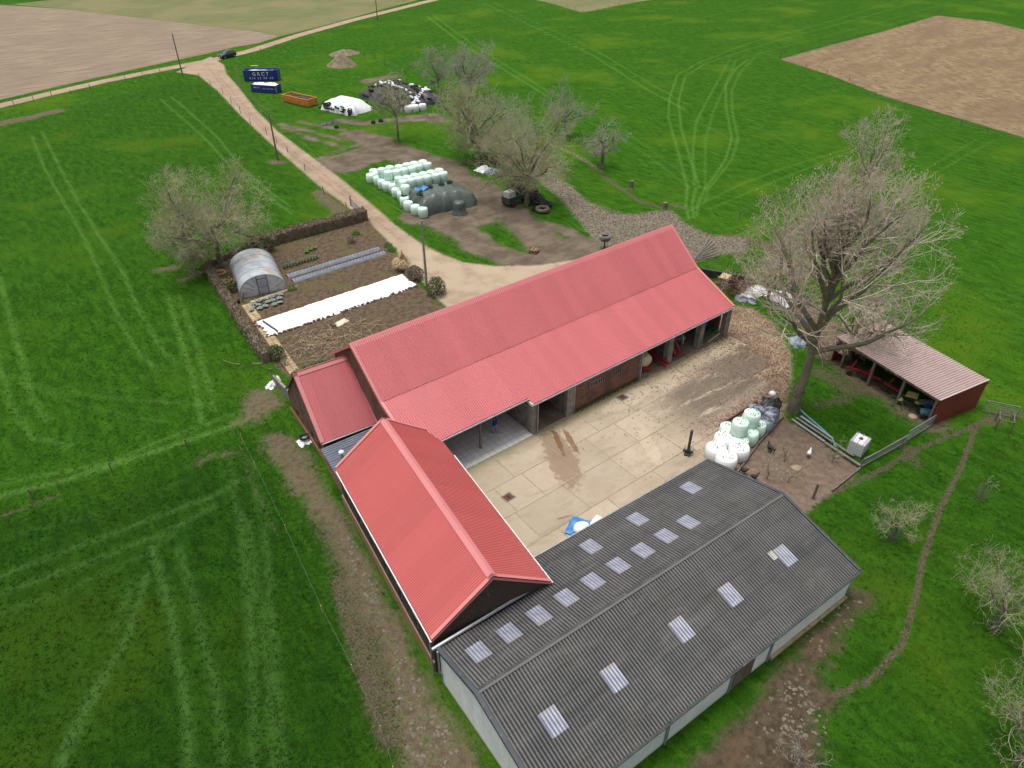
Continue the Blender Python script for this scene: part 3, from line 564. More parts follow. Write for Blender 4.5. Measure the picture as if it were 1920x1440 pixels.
for side, rows, sky_ in (('N',rowsN,skyN),('S',rowsS,skyS)):
    for r in range(5):
        ya, yb = rows[r], rows[r+1]
        for c_ in range(24):
            y0, y1 = ya, yb
            if side == 'N' and c_ < 7:
                lim = -2.62+.0*c_
                if yb >= lim: continue
                y0 = min(ya, lim)
            lo, hi = (y0, y1) if side == 'N' else (y1, y0)     # lower edge, upper edge
            k = 's' if (r,c_) in sky_ else 'f'
            L = abs(hi-lo)/cos(gang)+.10
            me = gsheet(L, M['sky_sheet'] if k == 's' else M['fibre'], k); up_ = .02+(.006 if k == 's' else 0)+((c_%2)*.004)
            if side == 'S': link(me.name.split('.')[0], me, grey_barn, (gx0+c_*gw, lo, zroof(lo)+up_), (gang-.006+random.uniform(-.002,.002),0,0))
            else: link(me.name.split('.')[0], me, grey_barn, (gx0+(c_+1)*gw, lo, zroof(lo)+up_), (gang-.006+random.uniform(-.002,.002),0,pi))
_p = link('rooflight', wave_panel(gw*.45, .62, 3).mesh('rooflight', simple('pale_patch_sheet',(.42,.42,.36),(.34,.35,.31),2,.4)), grey_barn, (gx0+19.5*gw, -9.85, zroof(-9.85)+.035), (gang-.006,0,0))
M['cap'] = simple('dark_ridge_cap', (.045,.048,.052), (.075,.075,.075), 1.2, .8, .3, wear=(.13,.13,.10))
M['slate_trim'] = simple('slate_flashing', (.06,.068,.085), (.05,.055,.065), 1.2, .6, .4, wear=(.14,.14,.14))
strip(grey_barn, 'ridge_cap', (.05,GR_,GZR+.06), (GL,GR_,GZR+.06), .20, [(0,cos(gang),-sin(gang)-.02)], M['cap'], .02); strip(grey_barn, 'ridge_cap', (.05,GR_-.01,GZR+.06), (GL,GR_-.01,GZR+.06), .16, [(0,-cos(gang),-sin(gang)-.02)], M['fibre'], .02)
for x, s in ((0,1),(GL+.02,-1)):
    for y0 in ((GS,-2.6) if s > 0 else (GS,0)):
        strip(grey_barn, 'verge_flashing', (x,y0,zroof(y0)+.05), (x,GR_,GZR+.05), .24, [(s,0,0)], M['slate_trim'], .04)
        b = MB(); b.add([(x,y0,zroof(y0)+.08),(x,GR_,GZR+.08),(x,GR_,GZR-.16),(x,y0,zroof(y0)-.14)], [(0,1,2,3)]); b.obj('barge_board', M['slate_trim'], grey_barn)
def pale_wall():
    g = NG('pale_wall_panel'); z = g.xyz(g.tc)[2]
    c = g.mix(g.step(g.noise(.8,g.tc,5,.6),.35,.65), (.80,.81,.80), (.70,.72,.72)); st = g.noise(2.2, g.vec(g.tc,(1,1,.15)), 5, .7)
    c = g.mix(g.m('MULTIPLY', g.step(st,.5,.7), .28), c, (.42,.45,.45))
    c = g.mix(g.m('MULTIPLY', g.step(g.m('ADD',z,g.m('MULTIPLY',st,.5)), .62, .2), .6), c, (.36,.33,.22)); return g.done(c, .7, .3)
M['pale'] = pale_wall(); M['ledge'] = simple('mossy_ledge', (.34,.27,.15), (.22,.20,.10), 1.5, .9, .2, wear=(.42,.36,.24))
rowz = [0,.62,1.24,1.86,2.48,3.1,3.72,4.34]
ys = [-2.7,-6.2,-9.75,-13.19]
for ya, yb in zip(ys[:-1], ys[1:]):
    for z0, z1 in zip(rowz[:-1], rowz[1:]):
        yy = [ya-.01+(yb-ya+.02)*k/16 for k in range(17)]; top = [(y, min(z1-.012, zroof(y)-.12)) for y in yy if zroof(y)-.12 > z0+.02]
        if len(top) < 2: continue
        wallp(grey_barn, 'wall_panel', [(.25,top[0][0],z0)]+[(.25,y,z) for y,z in top]+[(.25,top[-1][0],z0)], -.12, M['pale'])
for y in (-6.2,-9.75): MB().box(.19,.25,y-.09,y+.09,0,zroof(y)-.16).obj('steel_column', M['steel_blue'], grey_barn)
MB().box(.2,.46,-3.0,-2.72,0,zroof(-2.7)-.1).obj('steel_column', M['steel_blue'], grey_barn)
xs = [.4,4.6,8.4,13.8,17.3,21.4,25.4]
for xa, xb in zip(xs[:-1], xs[1:]):
    for z0, z1 in zip(rowz[:4], rowz[1:5]):
        MB().box(xa+.01,xb-.01,-13.2,-13.08,z0,min(z1-.012,2.42)).obj('wall_panel', M['pale'], grey_barn)
for x in (8.4,13.7,17.3):
    MB().box(x-.09,x+.09,-13.29,-13.2,0,2.4).obj('steel_column', M['steel_blue'], grey_barn)
for xa, xb in ((17.5,21.4),(21.45,25.5)): MB().box(xa,xb,-13.40,-13.205,0,.26,.03).obj('wall_ledge', M['ledge'], grey_barn)
dw = MB().box(13.95,15.7,-13.26,-13.205,.25,2.15).obj('shutter_door', M['timber'], grey_barn)
for k in range(6): MB().box(14.0+k*.28,14.24+k*.28,-13.29,-13.26,.3,2.1).obj('slat', M['timber'], dw)
MB().box(25.3,25.42,-13.19,-.3,0,2.45).obj('end_wall', M['pale'], grey_barn); wallp(grey_barn, 'end_gable', [(25.3,-13.1,2.46),(25.3,-.3,2.46),(25.3,GR_,GZR-.15)], .12, M['pale'])
MB().box(8.6,25.3,-.35,-.23,0,2.42).obj('yard_wall', M['pale'], grey_barn)
g0 = zroof(-2.62)+.12
gutter(grey_barn, (-.25,-2.5,g0), (8.25,-2.42,g0+.05), .11, M['zinc'], 'valley_gutter'); gutter(grey_barn, (8.3,.06,GZE), (GL,.06,GZE), .06); gutter(grey_barn, (0,GS-.07,GZE-.05), (GL,GS-.07,GZE-.05), .07, M['cap'])
MB().tube([(-.02,-2.75,g0-.1),(-.02,-2.75,1.2),(.12,-2.8,.9),(.12,-2.8,.1)], .06, 7).obj('downpipe', M['zinc'], grey_barn)
for x in (8.3,): MB().tube([(x,GS-.07,GZE-.1),(x,-13.32,2.1),(x,-13.32,.1)], .045, 6).obj('downpipe', M['zinc'], grey_barn)
MB().box(-.02,.6,-2.62,-2.55,g0-.28,g0-.02).obj('gutter_board', M['slate_trim'], grey_barn)

# ------------------------------------------------------------------ red open shed
def faded_red():
    g = NG('faded_red_sheet'); v = g.tc; st = g.noise(1.3, g.vec(v,(2.5,.35,1)), 5, .7)
    c = g.mix(g.step(g.noise(.5,v,4),.35,.65), (.24,.125,.115), (.30,.175,.16)); c = g.mix(g.m('MULTIPLY',g.step(g.m('ADD',g.m('MULTIPLY',g.xyz(v)[2],9),g.m('MULTIPLY',st,.9)),.38,.78),.85), c, (.45,.40,.385))
    c = g.mix(g.m('MULTIPLY', g.step(g.m('ADD',g.xyz(g.gp)[1],g.m('MULTIPLY',st,4)), -5.5,-.5), .75), c, (.36,.28,.225)); return g.done(c, .6, .4)
M['faded'] = faded_red(); M['maroon'] = simple('maroon_cladding', (.20,.025,.028), (.165,.02,.025), .8, .5, .4)
pa, pb = at(1763,752,2.84), at(1587,643,2.84); SHA = atan2(pb[1]-pa[1], pb[0]-pa[0])-pi; SHL = hypot(pb[0]-pa[0], pb[1]-pa[1])+1.2
red_shed = thing('open_shed', 'long open fronted machinery shed with a faded red roof and maroon end wall', 'shed', (pa[0],pa[1],0), SHA+pi)
# local x runs along the open front away from the end wall, local -y to the rear
n_ = 11; me = trap_panel(SHL/n_, 6.35, 4, .05).mesh('roof_sheet', M['faded'])
for i in range(n_): link('roof_sheet', me, red_shed, ((i+1)*SHL/n_,0,2.84), (R(1.6),0,pi))
MB().box(.02,.12,-6.25,-.1,0,2.82).obj('end_wall', M['maroon'], red_shed)
MB().box(.12,SHL,-6.2,-6.1,0,2.95).obj('rear_wall', M['maroon'], red_shed); MB().box(SHL-.1,SHL,-6.1,-.2,0,2.8).obj('end_wall', M['maroon'], red_shed)
strip(red_shed, 'verge_trim', (-.03,.02,2.87), (-.03,-6.36,3.05), .16, [(1,0,0)], M['faded'], .04)
MB().box(-.04,.02,-6.36,.02,2.66,2.9).obj('verge_board', M['maroon'], red_shed)
MB().box(.1,SHL,-.2,-.06,2.6,2.8).obj('front_beam', M['timber'], red_shed)
for x in (.3,3.6,6.9,10.2): MB().box(x-.1,x+.1,-.25,-.05,0,2.6).obj('post', M['timber'], red_shed)

# ------------------------------------------------------------------ concrete yard slabs
def slab_mat():
    g = NG('yard_concrete'); P = g.gp; x, y, z = g.xyz(P)
    n1, n2, n3 = g.noise(.35,P,5,.6), g.noise(1.6,P,5,.65), g.noise(6,P,5,.7)
    c = g.mix(g.step(n1,.35,.65), (.345,.282,.203), (.40,.332,.247)); c = g.mix(g.m('MULTIPLY',g.step(n2,.45,.68),.5), c, (.33,.27,.19)); c = g.mix(g.m('MULTIPLY',g.step(g.noise(.5,g.vec(P,(.45,1.5,1),(0,0,R(8))),6,.72,.5),.50,.66),.6), c, (.27,.215,.145))
    k = g.m('MULTIPLY_ADD', g.rand(), .16, .92); hv = g.t.nodes.new('ShaderNodeHueSaturation'); g.set(hv.inputs['Value'], k); g.set(hv.inputs['Color'], c); c = hv.outputs[0]
    c = g.mix(g.m('MULTIPLY',g.step(n3,.6,.72),.35), c, (.25,.20,.15))
    c = g.mix(g.m('MULTIPLY',g.step(g.m('ADD',y,g.m('MULTIPLY',n2,1.2)), 7.4,8.8),.6), c, (.20,.19,.085))
    c = g.mix(g.m('MULTIPLY',g.m('MULTIPLY',g.step(x,18,12),g.step(n1,.4,.7)),.4), c, (.25,.235,.145))
    # dried slurry dragged along the yard, and the wet run from the stable bay
    sl = g.noise(.55, g.vec(P,(.38,1.6,1),(0,0,R(6))), 5, .72, .4)
    band = g.m('MULTIPLY', g.step(x,27,34), g.m('MULTIPLY', g.step(g.m('SUBTRACT',y,g.m('MULTIPLY_ADD',x,.11,-3.6)), -.6,.9), g.step(g.m('SUBTRACT',y,g.m('MULTIPLY_ADD',x,.11,1.9)), .8,-1.2)))
    c = g.mix(g.m('MULTIPLY', g.m('MULTIPLY', band, g.step(g.m('ADD',sl,g.m('MULTIPLY',g.m('SUBTRACT',n3,.5),.25)),.33,.47)), .92), c, (.125,.102,.074)); c = g.mix(g.m('MULTIPLY', g.m('MULTIPLY', g.step(x,28.5,33), g.step(g.m('ADD',y,g.m('MULTIPLY',n2,1.6)), 1.7,.3)), g.step(g.noise(3.5,P,5,.75),.36,.56)), c, (.135,.078,.055)) if False else c; c = g.mix(g.m('MULTIPLY', g.m('MULTIPLY', g.step(x,28.5,33), g.step(g.m('ADD',y,g.m('MULTIPLY',n2,1.6)), 1.7,.3)), g.step(g.noise(3.5,P,5,.75),.36,.56)), c, (.135,.078,.055))
    c = g.mix(g.m('MULTIPLY', g.m('MULTIPLY', g.step(x,24,31), g.step(g.noise(.45,g.vec(P,(.5,1.4,1)),5,.7),.5,.68)), .5), c, (.23,.18,.125))
    def blot(cx, cy, rx, ry, ang, col, f, e=.5):
        q = g.vec(P, (1,1,1), (0,0,0), (-cx,-cy,0)); qx, qy, _ = g.xyz(g.vec(q, (1,1,1), (0,0,-ang)))
        d = g.m('ADD', g.m('POWER', g.m('ABSOLUTE', g.m('DIVIDE',qx,rx)), 2.2), g.m('POWER', g.m('ABSOLUTE', g.m('DIVIDE',qy,ry)), 2.2))
        return g.mix(g.m('MULTIPLY', g.step(g.m('ADD', d, g.m('ADD', g.m('MULTIPLY', g.m('SUBTRACT', n2, .5), 3.4), g.m('MULTIPLY', g.m('SUBTRACT', n3, .5), 1.2))), 1.25, .65), f), c, col)
    c = g.mix(g.m('MULTIPLY', g.step(g.noise(7.5,P,4,.75),.62,.70), .55), c, (.17,.13,.09)); c = blot(18.55, 4.55, 3.5, 1.25, R(66), (.20,.125,.08), .72)
    c = blot(19.75, 6.4, 1.9, .25, R(65), (.15,.075,.03), .9); c = blot(20.6, 5.7, 1.6, .28, R(70), (.16,.085,.035), .85)
    c = blot(14.2, -.6, .8, .1, R(-20), (.19,.09,.05), .7); c = blot(25.5, 1.0, 2.6, .6, R(60), (.50,.42,.30), .4); c = blot(29, 6.9, 3.5, .9, 0, (.46,.40,.29), .5)
    g.bump(n3, .2, .01)
    return g.done(c, g.m('MULTIPLY_ADD', n1, .3, .62), .35)
M['slab'] = slab_mat(); yard = bpy.data.objects['yard_ground']
for (y0,y1), xs in (((5.18,8.22),[8.0,14.08,18.72,23.44,28.1,32.2,36.0,40.7,45.2]), ((2.06,5.12),[7.9,11.88,14.7,18.4,21.8,25.2,28.66,32.3,36.0,40.2,44.4]), ((-1.14,2.0),[7.6,11.6,16.5,21.72,27.35,32.4,36.8,41.2]), ((-4.5,-1.2),[7.4,13.2,18.3,23.4,28.2,32.0])):
    for xa, xb in zip(xs[:-1], xs[1:]):
        z = .030+random.uniform(-.006,.006); j = [random.uniform(-.03,.03) for _ in range(4)]
        b = MB(); x0, x1, c = xa+.035, xb-.035, .03
        b.add([(x0+j[0],y0,-.05),(x1+j[1],y0,-.05),(x1+j[2],y1,-.05),(x0+j[3],y1,-.05),(x0+j[0],y0,z-.02),(x1+j[1],y0,z-.02),(x1+j[2],y1,z-.02),(x0+j[3],y1,z-.02),(x0+j[0]+c,y0+c,z),(x1+j[1]-c,y0+c,z),(x1+j[2]-c,y1-c,z),(x0+j[3]+c,y1-c,z)],
              [(0,1,5,4),(1,2,6,5),(2,3,7,6),(3,0,4,7),(4,5,9,8),(5,6,10,9),(6,7,11,10),(7,4,8,11),(8,9,10,11)])
        b.obj('concrete_slab', M['slab'], yard)
# ------------------------------------------------------------------ small materials
M['mint'] = simple('mint_wrap', (.55,.74,.63), (.62,.79,.70), 1.6, .38, .5, rnd=.07, bump=.22, stretch=(1,1,.35))
M['whitewrap'] = simple('white_wrap', (.80,.80,.80), (.72,.73,.74), 1.2, .4, .5, rnd=.04, bump=.08)
M['darkwrap'] = simple('striped_wrap', (.035,.045,.08), (.30,.36,.42), 1.6, .4, .5, bump=.1, stretch=(1,1,.25))
M['white'] = simple('white_sheet', (.80,.81,.82), (.70,.72,.74), 1.1, .6, .3, bump=.15)
M['fleece'] = simple('white_fleece', (.82,.83,.84), (.76,.78,.80), .6, .8, .2)
M['black'] = simple('black_plastic', (.022,.022,.024), (.05,.05,.052), 1.5, .45, .5, bump=.15)
M['rubber'] = simple('tyre_rubber', (.020,.020,.021), (.045,.043,.04), 3, .85, .2)
M['tarp'] = simple('grey_green_tarpaulin', (.062,.080,.070), (.090,.110,.098), .7, .42, .5, wear=(.15,.165,.155), bump=.1)
M['bark'] = simple('bark', (.135,.11,.082), (.20,.165,.125), 2.2, .95, .1, wear=(.17,.17,.075), bump=.3)
M['pole'] = simple('pole_timber', (.15,.125,.10), (.21,.18,.15), 1.2, .9, .2)
M['poleg'] = simple('grey_pole', (.27,.27,.26), (.22,.22,.21), 1.2, .8, .2)
M['blue'] = simple('container_blue', (.012,.028,.20), (.016,.035,.235), .7, .45, .5)
M['orange'] = simple('skip_orange', (.66,.26,.05), (.55,.20,.04), 1.2, .55, .4, wear=(.40,.16,.05))
M['letter'] = simple('white_lettering', (.80,.80,.80), (.78,.78,.78), 1, .5)
M['bulk'] = simple('white_load', (.80,.79,.82), (.68,.66,.70), 1.6, .8, .2, bump=.4)
M['rust'] = simple('rusty_steel', (.13,.055,.035), (.09,.045,.035), 2, .85, .2, wear=(.20,.09,.05))
M['red'] = simple('machine_red', (.34,.025,.03), (.25,.02,.025), 1.5, .5, .4)
M['green'] = simple('machine_green', (.02,.15,.065), (.02,.11,.05), 1.5, .5, .4)
M['mblue'] = simple('machine_blue', (.02,.06,.30), (.02,.05,.22), 1.5, .5, .4)
M['cream'] = simple('cream_tank', (.62,.54,.36), (.54,.46,.30), 1.2, .5, .4)
M['yellow'] = simple('dull_yellow', (.52,.44,.14), (.42,.35,.12), 1.5, .6, .3)
M['straw'] = simple('dry_straw', (.56,.44,.26), (.45,.34,.20), 3, .95, .1)
M['twig'] = simple('pale_twig', (.42,.33,.225), (.33,.25,.17), 3, .95, .1)
M['leafb'] = simple('brown_leaf', (.165,.132,.092), (.22,.182,.13), 1.7, .95, .1, wear=(.15,.155,.07))
M['leafg'] = simple('dull_green_leaf', (.07,.105,.042), (.10,.125,.055), 1.7, .9, .15, wear=(.15,.12,.07))
M['leek'] = simple('leek_leaf', (.055,.14,.075), (.085,.18,.10), 3, .7, .3)
M['cabbage'] = simple('cabbage_leaf', (.19,.25,.22), (.28,.33,.30), 3, .7, .3)
M['fresh'] = simple('fresh_leaf', (.06,.17,.02), (.10,.22,.035), 3, .8, .2)
M['sand'] = simple('sand', (.36,.29,.20), (.27,.21,.15), 1.2, .95, .1, bump=.3)
M['tile'] = simple('buff_tile', (.40,.31,.19), (.32,.245,.15), 2, .9, .2, rnd=.15)
M['grey_steel'] = simple('galvanised_steel', (.36,.38,.39), (.28,.30,.31), 2, .5, .5, .4)
M['mulch'] = simple('grey_mulch_film', (.14,.165,.205), (.19,.215,.26), 1.5, .35, .5)
M['pipe'] = simple('blue_pipe', (.10,.27,.36), (.14,.32,.40), 1.5, .5)
M['hose'] = simple('yellow_hose', (.55,.40,.10), (.45,.33,.10), 3, .6)
M['bag_blue'] = simple('blue_bag', (.03,.16,.42), (.05,.22,.48), 2, .5, .4)
M['clothb'] = simple('blue_jacket', (.018,.045,.30), (.012,.035,.22), 5, .9, .1)
M['clothg'] = simple('pale_trousers', (.25,.29,.36), (.20,.235,.30), 5, .9, .1)
M['skin'] = simple('skin', (.48,.29,.21), (.44,.26,.19), 5, .6)
M['hair'] = simple('dark_hair', (.03,.02,.015), (.05,.035,.025), 9, .8)
M['glass'] = simple('dark_glass', (.05,.06,.07), (.08,.09,.10), 1, .08, .8)
M['carpaint'] = simple('dark_blue_paint', (.018,.030,.048), (.022,.036,.056), .6, .22, .7)
M['lamp'] = simple('lamp_glass', (.6,.6,.6), (.5,.5,.5), 5, .1, .7)
M['wire'] = simple('wire', (.16,.15,.14), (.12,.12,.11), 5, .7)
M['log'] = simple('split_logs', (.40,.27,.15), (.26,.16,.09), 4, .9, .1)
M['feather'] = simple('black_feather', (.015,.015,.016), (.03,.03,.03), 9, .6)
def film_mat():
    g = NG('tunnel_film'); n = g.noise(.9, g.tc, 4, .6); c = g.mix(g.step(n,.35,.65), (.36,.395,.43), (.50,.53,.56)); y = g.xyz(g.tc)
    c = g.mix(g.m('MULTIPLY', g.step(g.noise(.7, g.vec(g.tc,(1,1,1),loc=(3,0,0)), 4),.56,.66), g.step(y[2],1.7,2.2)), c, (.40,.33,.24)); return g.done(c, .3, .6)
M['film'] = film_mat()

# ------------------------------------------------------------------ round bales
def bale_mesh(name, d=1.3, h=1.27, mats=None, n=18, bulge=.035):
    r = d/2; b = MB()
    b.lathe([(.02,0),(r*.88,0),(r*.975,.07),(r*(1+bulge),h*.5),(r*.975,h-.09),(r*.86,h-.015),(r*.45,h+.025),(.02,h+.03)], n=n, jit=.012); return b.mesh(name, mats, True)
bm = bale_mesh('bale', 1.39, 1.33, mats=M['mint'])
T3 = lambda l, z: [at(640+x/4, 280+y/4, z)[:2] for x, y in l]
rows = [('front upper row beside the tarpaulin', T3([(464,235),(526,222),(582,210),(642,199),(704,186),(765,173)],2.6)), ('second upper row from the tarpaulin', T3([(432,210),(490,203),(550,187),(612,177),(672,163),(730,150)],2.6)),
        ('third upper row from the tarpaulin', T3([(352,165),(413,158),(470,145),(527,131),(582,117),(643,104)],2.6)), ('rearmost upper row', T3([(303,145),(362,130),(432,122),(490,108),(548,97),(610,86)],2.6))]
BG = 'mint wrapped round bales stacked beside the dirt road'
def bale(x, y, z, label, me=bm, group=BG):
    o = link('round_bale', me, None, (x+random.uniform(-.04,.04),y+random.uniform(-.04,.04),z), (random.uniform(-.02,.02),random.uniform(-.02,.02),random.uniform(0,6.28)))
    return tag(o, label, 'bale', group)
for nm, l in rows:
    for k, (x,y) in enumerate(l):
        bale(x, y, 1.34, f'mint bale in the {nm}, {ORD[k]} from the dirt road')
        bale(x, y, 0, f'mint bale under the {nm}, {ORD[k]} from the road')
edge = [(215,185),(240,152),(268,168),(270,205),(305,230),(340,248),(385,262),(410,292),(450,318),(470,360),(500,392),(555,420),(610,440)]
en = ['single mint bale at the corner of the stack nearest the junction','mint bale at the rear corner of the stack','mint bale tucked behind the corner bale of the stack','third mint bale along the road edge of the stack, next to the corner','fourth mint bale along the road edge of the stack','fifth mint bale along the road edge of the stack','mint bale at the gap between the two upper blocks','mint bale just past the gap on the road edge','wide mint bale below the front upper row on the road edge','mint bale with a black tyre on top','mint bale between the tyre topped one and the last two','last mint bale standing clear at the near corner of the stack','low mint bale half under the tarpaulin edge']
for (x,y), lb in zip(T3(edge,1.3), en): bale(x, y, 0, lb)
for x, y, lb in ((39.2,66.0,'mint bale in the gap behind the upper block, first from the road'),(40.6,65.75,'mint bale in the gap behind the upper block, second from the road')): bale(x, y, 0, lb)
bale(36.6+.9, 60.9, 1.34, 'mint bale lying in the upper layer beside the tarpaulin and blue bag'); bale(37.55,60.7,0,'mint bale in the lower layer beside the tarpaulin and blue bag')
def tyre(x, y, z, label, Rr=.36, r=.15, tilt=None, group='loose tyres', mat=None):
    o = MB().torus((0,0,r*.9), Rr, r, 14, 7, tilt).obj('tyre', mat or M['rubber'], None, True); o.location = (x,y,z); return tag(o, label, 'tyre', group)
_x, _y = T3([(470,352)],1.3)[0]; tyre(_x, _y, 1.27, 'black tyre lying on top of a mint bale', .3, .13)

# tarpaulin over the near end of the stack
from mathutils import noise as MN
from mathutils import Euler
def cloth_heap(name, cx, cy, rz, a, c, hfn, mat, label, cat, nu=56, nv=44, fold=.12, seed=0, parent=None):
    b = MB()
    def fn(u, v):
        p, q = (u*2-1), (v*2-1); m = max(abs(p),abs(q)); x, y = p*a, q*c
        z = hfn(p, q); ang = atan2(q*c, p*a); sk = max(0, min(1, (m-.45)/.5))
        z += fold*sk*(1-max(0,(m-.92)/.08))*(2.2*(abs(MN.noise((cos(ang)*5.5,sin(ang)*5.5,seed+m*.8)))-.25)+1.2*(abs(MN.noise((cos(ang)*12,sin(ang)*12,seed+3+m)))-.2))*min(1,z)*1.2+.10*MN.noise((x*.9,y*.9,seed+3.1))*min(1,z*2)
        rr = 1+.14*MN.noise((p*2.2,q*2.2,seed+7))*m+.05*sk*MN.noise((cos(ang)*6,sin(ang)*6,seed))
        return (x*rr, y*rr, max(.012, z))
    b.grid(fn, nu, nv); o = b.obj(name, mat, None, True); o.location = (cx,cy,0); o.rotation_euler = (0,0,rz)
    return tag(o, label, cat)
def hump(p, q):
    e = max(abs(p)**5.5, abs(q)**4.5); base = 2.4*(1-e)**.62 if e < 1 else 0
    bump_ = max(0, .28*sin((p*.5+.5)*pi*5)**2-.1)+.2*sin((q*.5+.5)*pi*3)**2
    return max(0, base*(1-.20*(p > .25)*(p-.25))+bump_*(1-e)*.7-.16)
cloth_heap('tarpaulin', 41.5, 57.6, R(-8), 4.6, 3.2, hump, M['tarp'], 'grey green tarpaulin draped in folds over the near end of the bale stack', 'tarpaulin', seed=2)
b = MB(); b.lathe([(1.15,0),(1.12,.08),(.98,.25),(.86,.9),(.80,1.5),(.70,1.72),(.3,1.80),(.02,1.82)], n=40)
for i, v in enumerate(b.v):
    a_ = atan2(v[1],v[0]); k = 1+.075*sin(a_*13)*(1.5-v[2])/1.5*(v[2] < 1.4); b.v[i] = (v[0]*k, v[1]*k, v[2])
o = b.obj('covered_bale', M['tarp'], None, True); o.location = (41.5,52.9,0); tag(o, 'single bale under its own gathered grey cover in front of the tarpaulin', 'covered bale')
for (u,v,z,lb) in ((806,350,2.5,'tyre weighing down the tarpaulin near the blue bag'),(828,345,2.55,'tyre in the middle of the tarpaulin top'),(843,341,2.5,'tyre near the far edge of the tarpaulin top'),(787,364,2.35,'tyre on the tarpaulin corner beside the bales')): x,y,_ = at(u,v,z); tyre(x, y, z-.12, lb, .34, .14)
b = MB().grid(lambda u,v: ((u-.5)*1.9,(v-.5)*1.1,.25+.22*MN.noise((u*3,v*3,1))+.15*sin(u*9)), 14, 9).obj('blue_bag', M['bag_blue'], None, True); x,y,_ = at(790,355,2.45); b.location = (x,y,2.35); tag(b, 'crumpled blue bag on the stack between mint bales and tarpaulin', 'bag')
b = MB().grid(lambda u,v: ((u-.5)*1.3,(v-.5)*.6,.1+.12*MN.noise((u*3,v*3,4))+.05*sin(u*9)), 10, 7).obj('blue_rag', M['bag_blue'], None, True); x,y,_ = at(832,394); b.location = (x,y,0); tag(b, 'blue sheet scrap at the foot of the tarpaulin', 'sheet')
b = MB().bar((0,0,.06),(1.6,-1.2,.06),.16,.1).obj('loose_plank', M['timber']); b.location = at(749,391); tag(b, 'loose grey plank on the grass between road and bales', 'plank')

# near bales at the yard edge
wm = bale_mesh('bale', 1.72, 1.25, M['whitewrap'], 22, .05); gm = bale_mesh('bale', 1.42, 1.30, M['mint'], 20); dm = bale_mesh('bale', 1.40, 1.25, M['darkwrap'], 20)
NB = 'wrapped bales at the edge of the yard by the big tree'
def nbale(u, v, z, me, lb): x,y,_ = at(u,v,z); bale(x, y, z, lb, me, NB); return x, y
litter_spots = []
for u,v,z,me,lb in ((1340,858,0,wm,'white bale nearest the concrete yard'),(1358,875,0,wm,'white bale closest to the grey roof edge'),(1382,858,0,wm,'white bale beside the brown pen'),(1354,838,0,wm,'white bale at the back of the white four'),
                   (1384,844,0,gm,'mint bale in front touching the white ones'),(1403,830,0,gm,'mint bale in the middle of the yard edge group'),(1417,815,0,gm,'mint bale beside the striped dark bales'),(1362,820,0,gm,'low mint bale on the yard side of the group'),(1376,820,0,gm,'low mint bale carrying the leafy upper one'),(1401,804,0,gm,'low mint bale under the tallest bale'),
                   (1385,812,1.3,gm,'upper mint bale sprinkled with leaves, nearer the yard'),(1405,795,1.3,gm,'tallest upper mint bale at the back of the group'),
                   (1432,806,0,dm,'dark striped bale with brown leaves lying on its open top'),(1442,790,0,dm,'dark striped bale with a pale top next to the tree'),(1413,785,0,dm,'dark striped bale half hidden behind the tallest mint bale')):
    x,y = nbale(u,v,z,me,lb); litter_spots.append((x,y,z+1.3,.62 if me is not wm else .7))
o = cloth_heap('plastic_heap', *at(1444,765)[:2], .5, 1.5, .9, lambda p,q: max(0,.75*(1-max(p*p,q*q)))*(.6+.5*sin(p*5+q*4)**2), M['black'], 'heap of black plastic sheet beside the tree trunk', 'plastic heap', 24, 16, .1, 5)
tyre(*at(1458,760)[:2], .15, 'tyre leaning on the black plastic heap by the tree', .42, .14, Euler((1.0,0,.5))); x,y,_ = at(1445,750)
o = MB().lathe([(.02,0),(.3,0),(.33,.1),(.3,.28),(.15,.36),(.02,.38)], n=10).obj('white_sack', M['whitewrap'], None, True); o.location = (x,y,.6); tag(o, 'small white sack on the black plastic heap', 'sack')
for k in range(3):
    o = MB(); o.bar((0,0,.1),(5.6-.5*k,0,.1),.14,.03); o.bar((0,0,.18),(5.6-.5*k,0,.18),.03,.14); o.bar((0,0,.26),(5.6-.5*k,0,.26),.14,.03)
    o = o.obj('steel_beam', M['rust']); o.location = (32.2+.2*k,-.95-.28*k,0); o.rotation_euler = (0,0,R(1)); tag(o, ['rusty steel beam lying outermost along the yard concrete','rusty steel beam in the middle of three by the bales','rusty steel beam closest to the mint bales'][k], 'beam', 'rusty beams beside the bales')
t = thing('bale_lifter', 'black upright tractor implement with tines standing on the yard near white bales', 'implement', at(1289,852), R(-60))
MB().box(-.11,.11,-.11,.11,0,2.6).obj('mast', M['black'], t); MB().box(-.42,.42,-.07,.07,.25,.45).obj('frame', M['black'], t)
for k in range(4): MB().tube([(-.36+k*.24,.1,.3),(-.36+k*.24,.9,.22)], [.035,.015], 5).obj('tine', M['black'], t)
MB().box(-.25,.25,-.3,.3,0,.2).obj('foot', M['black'], t)

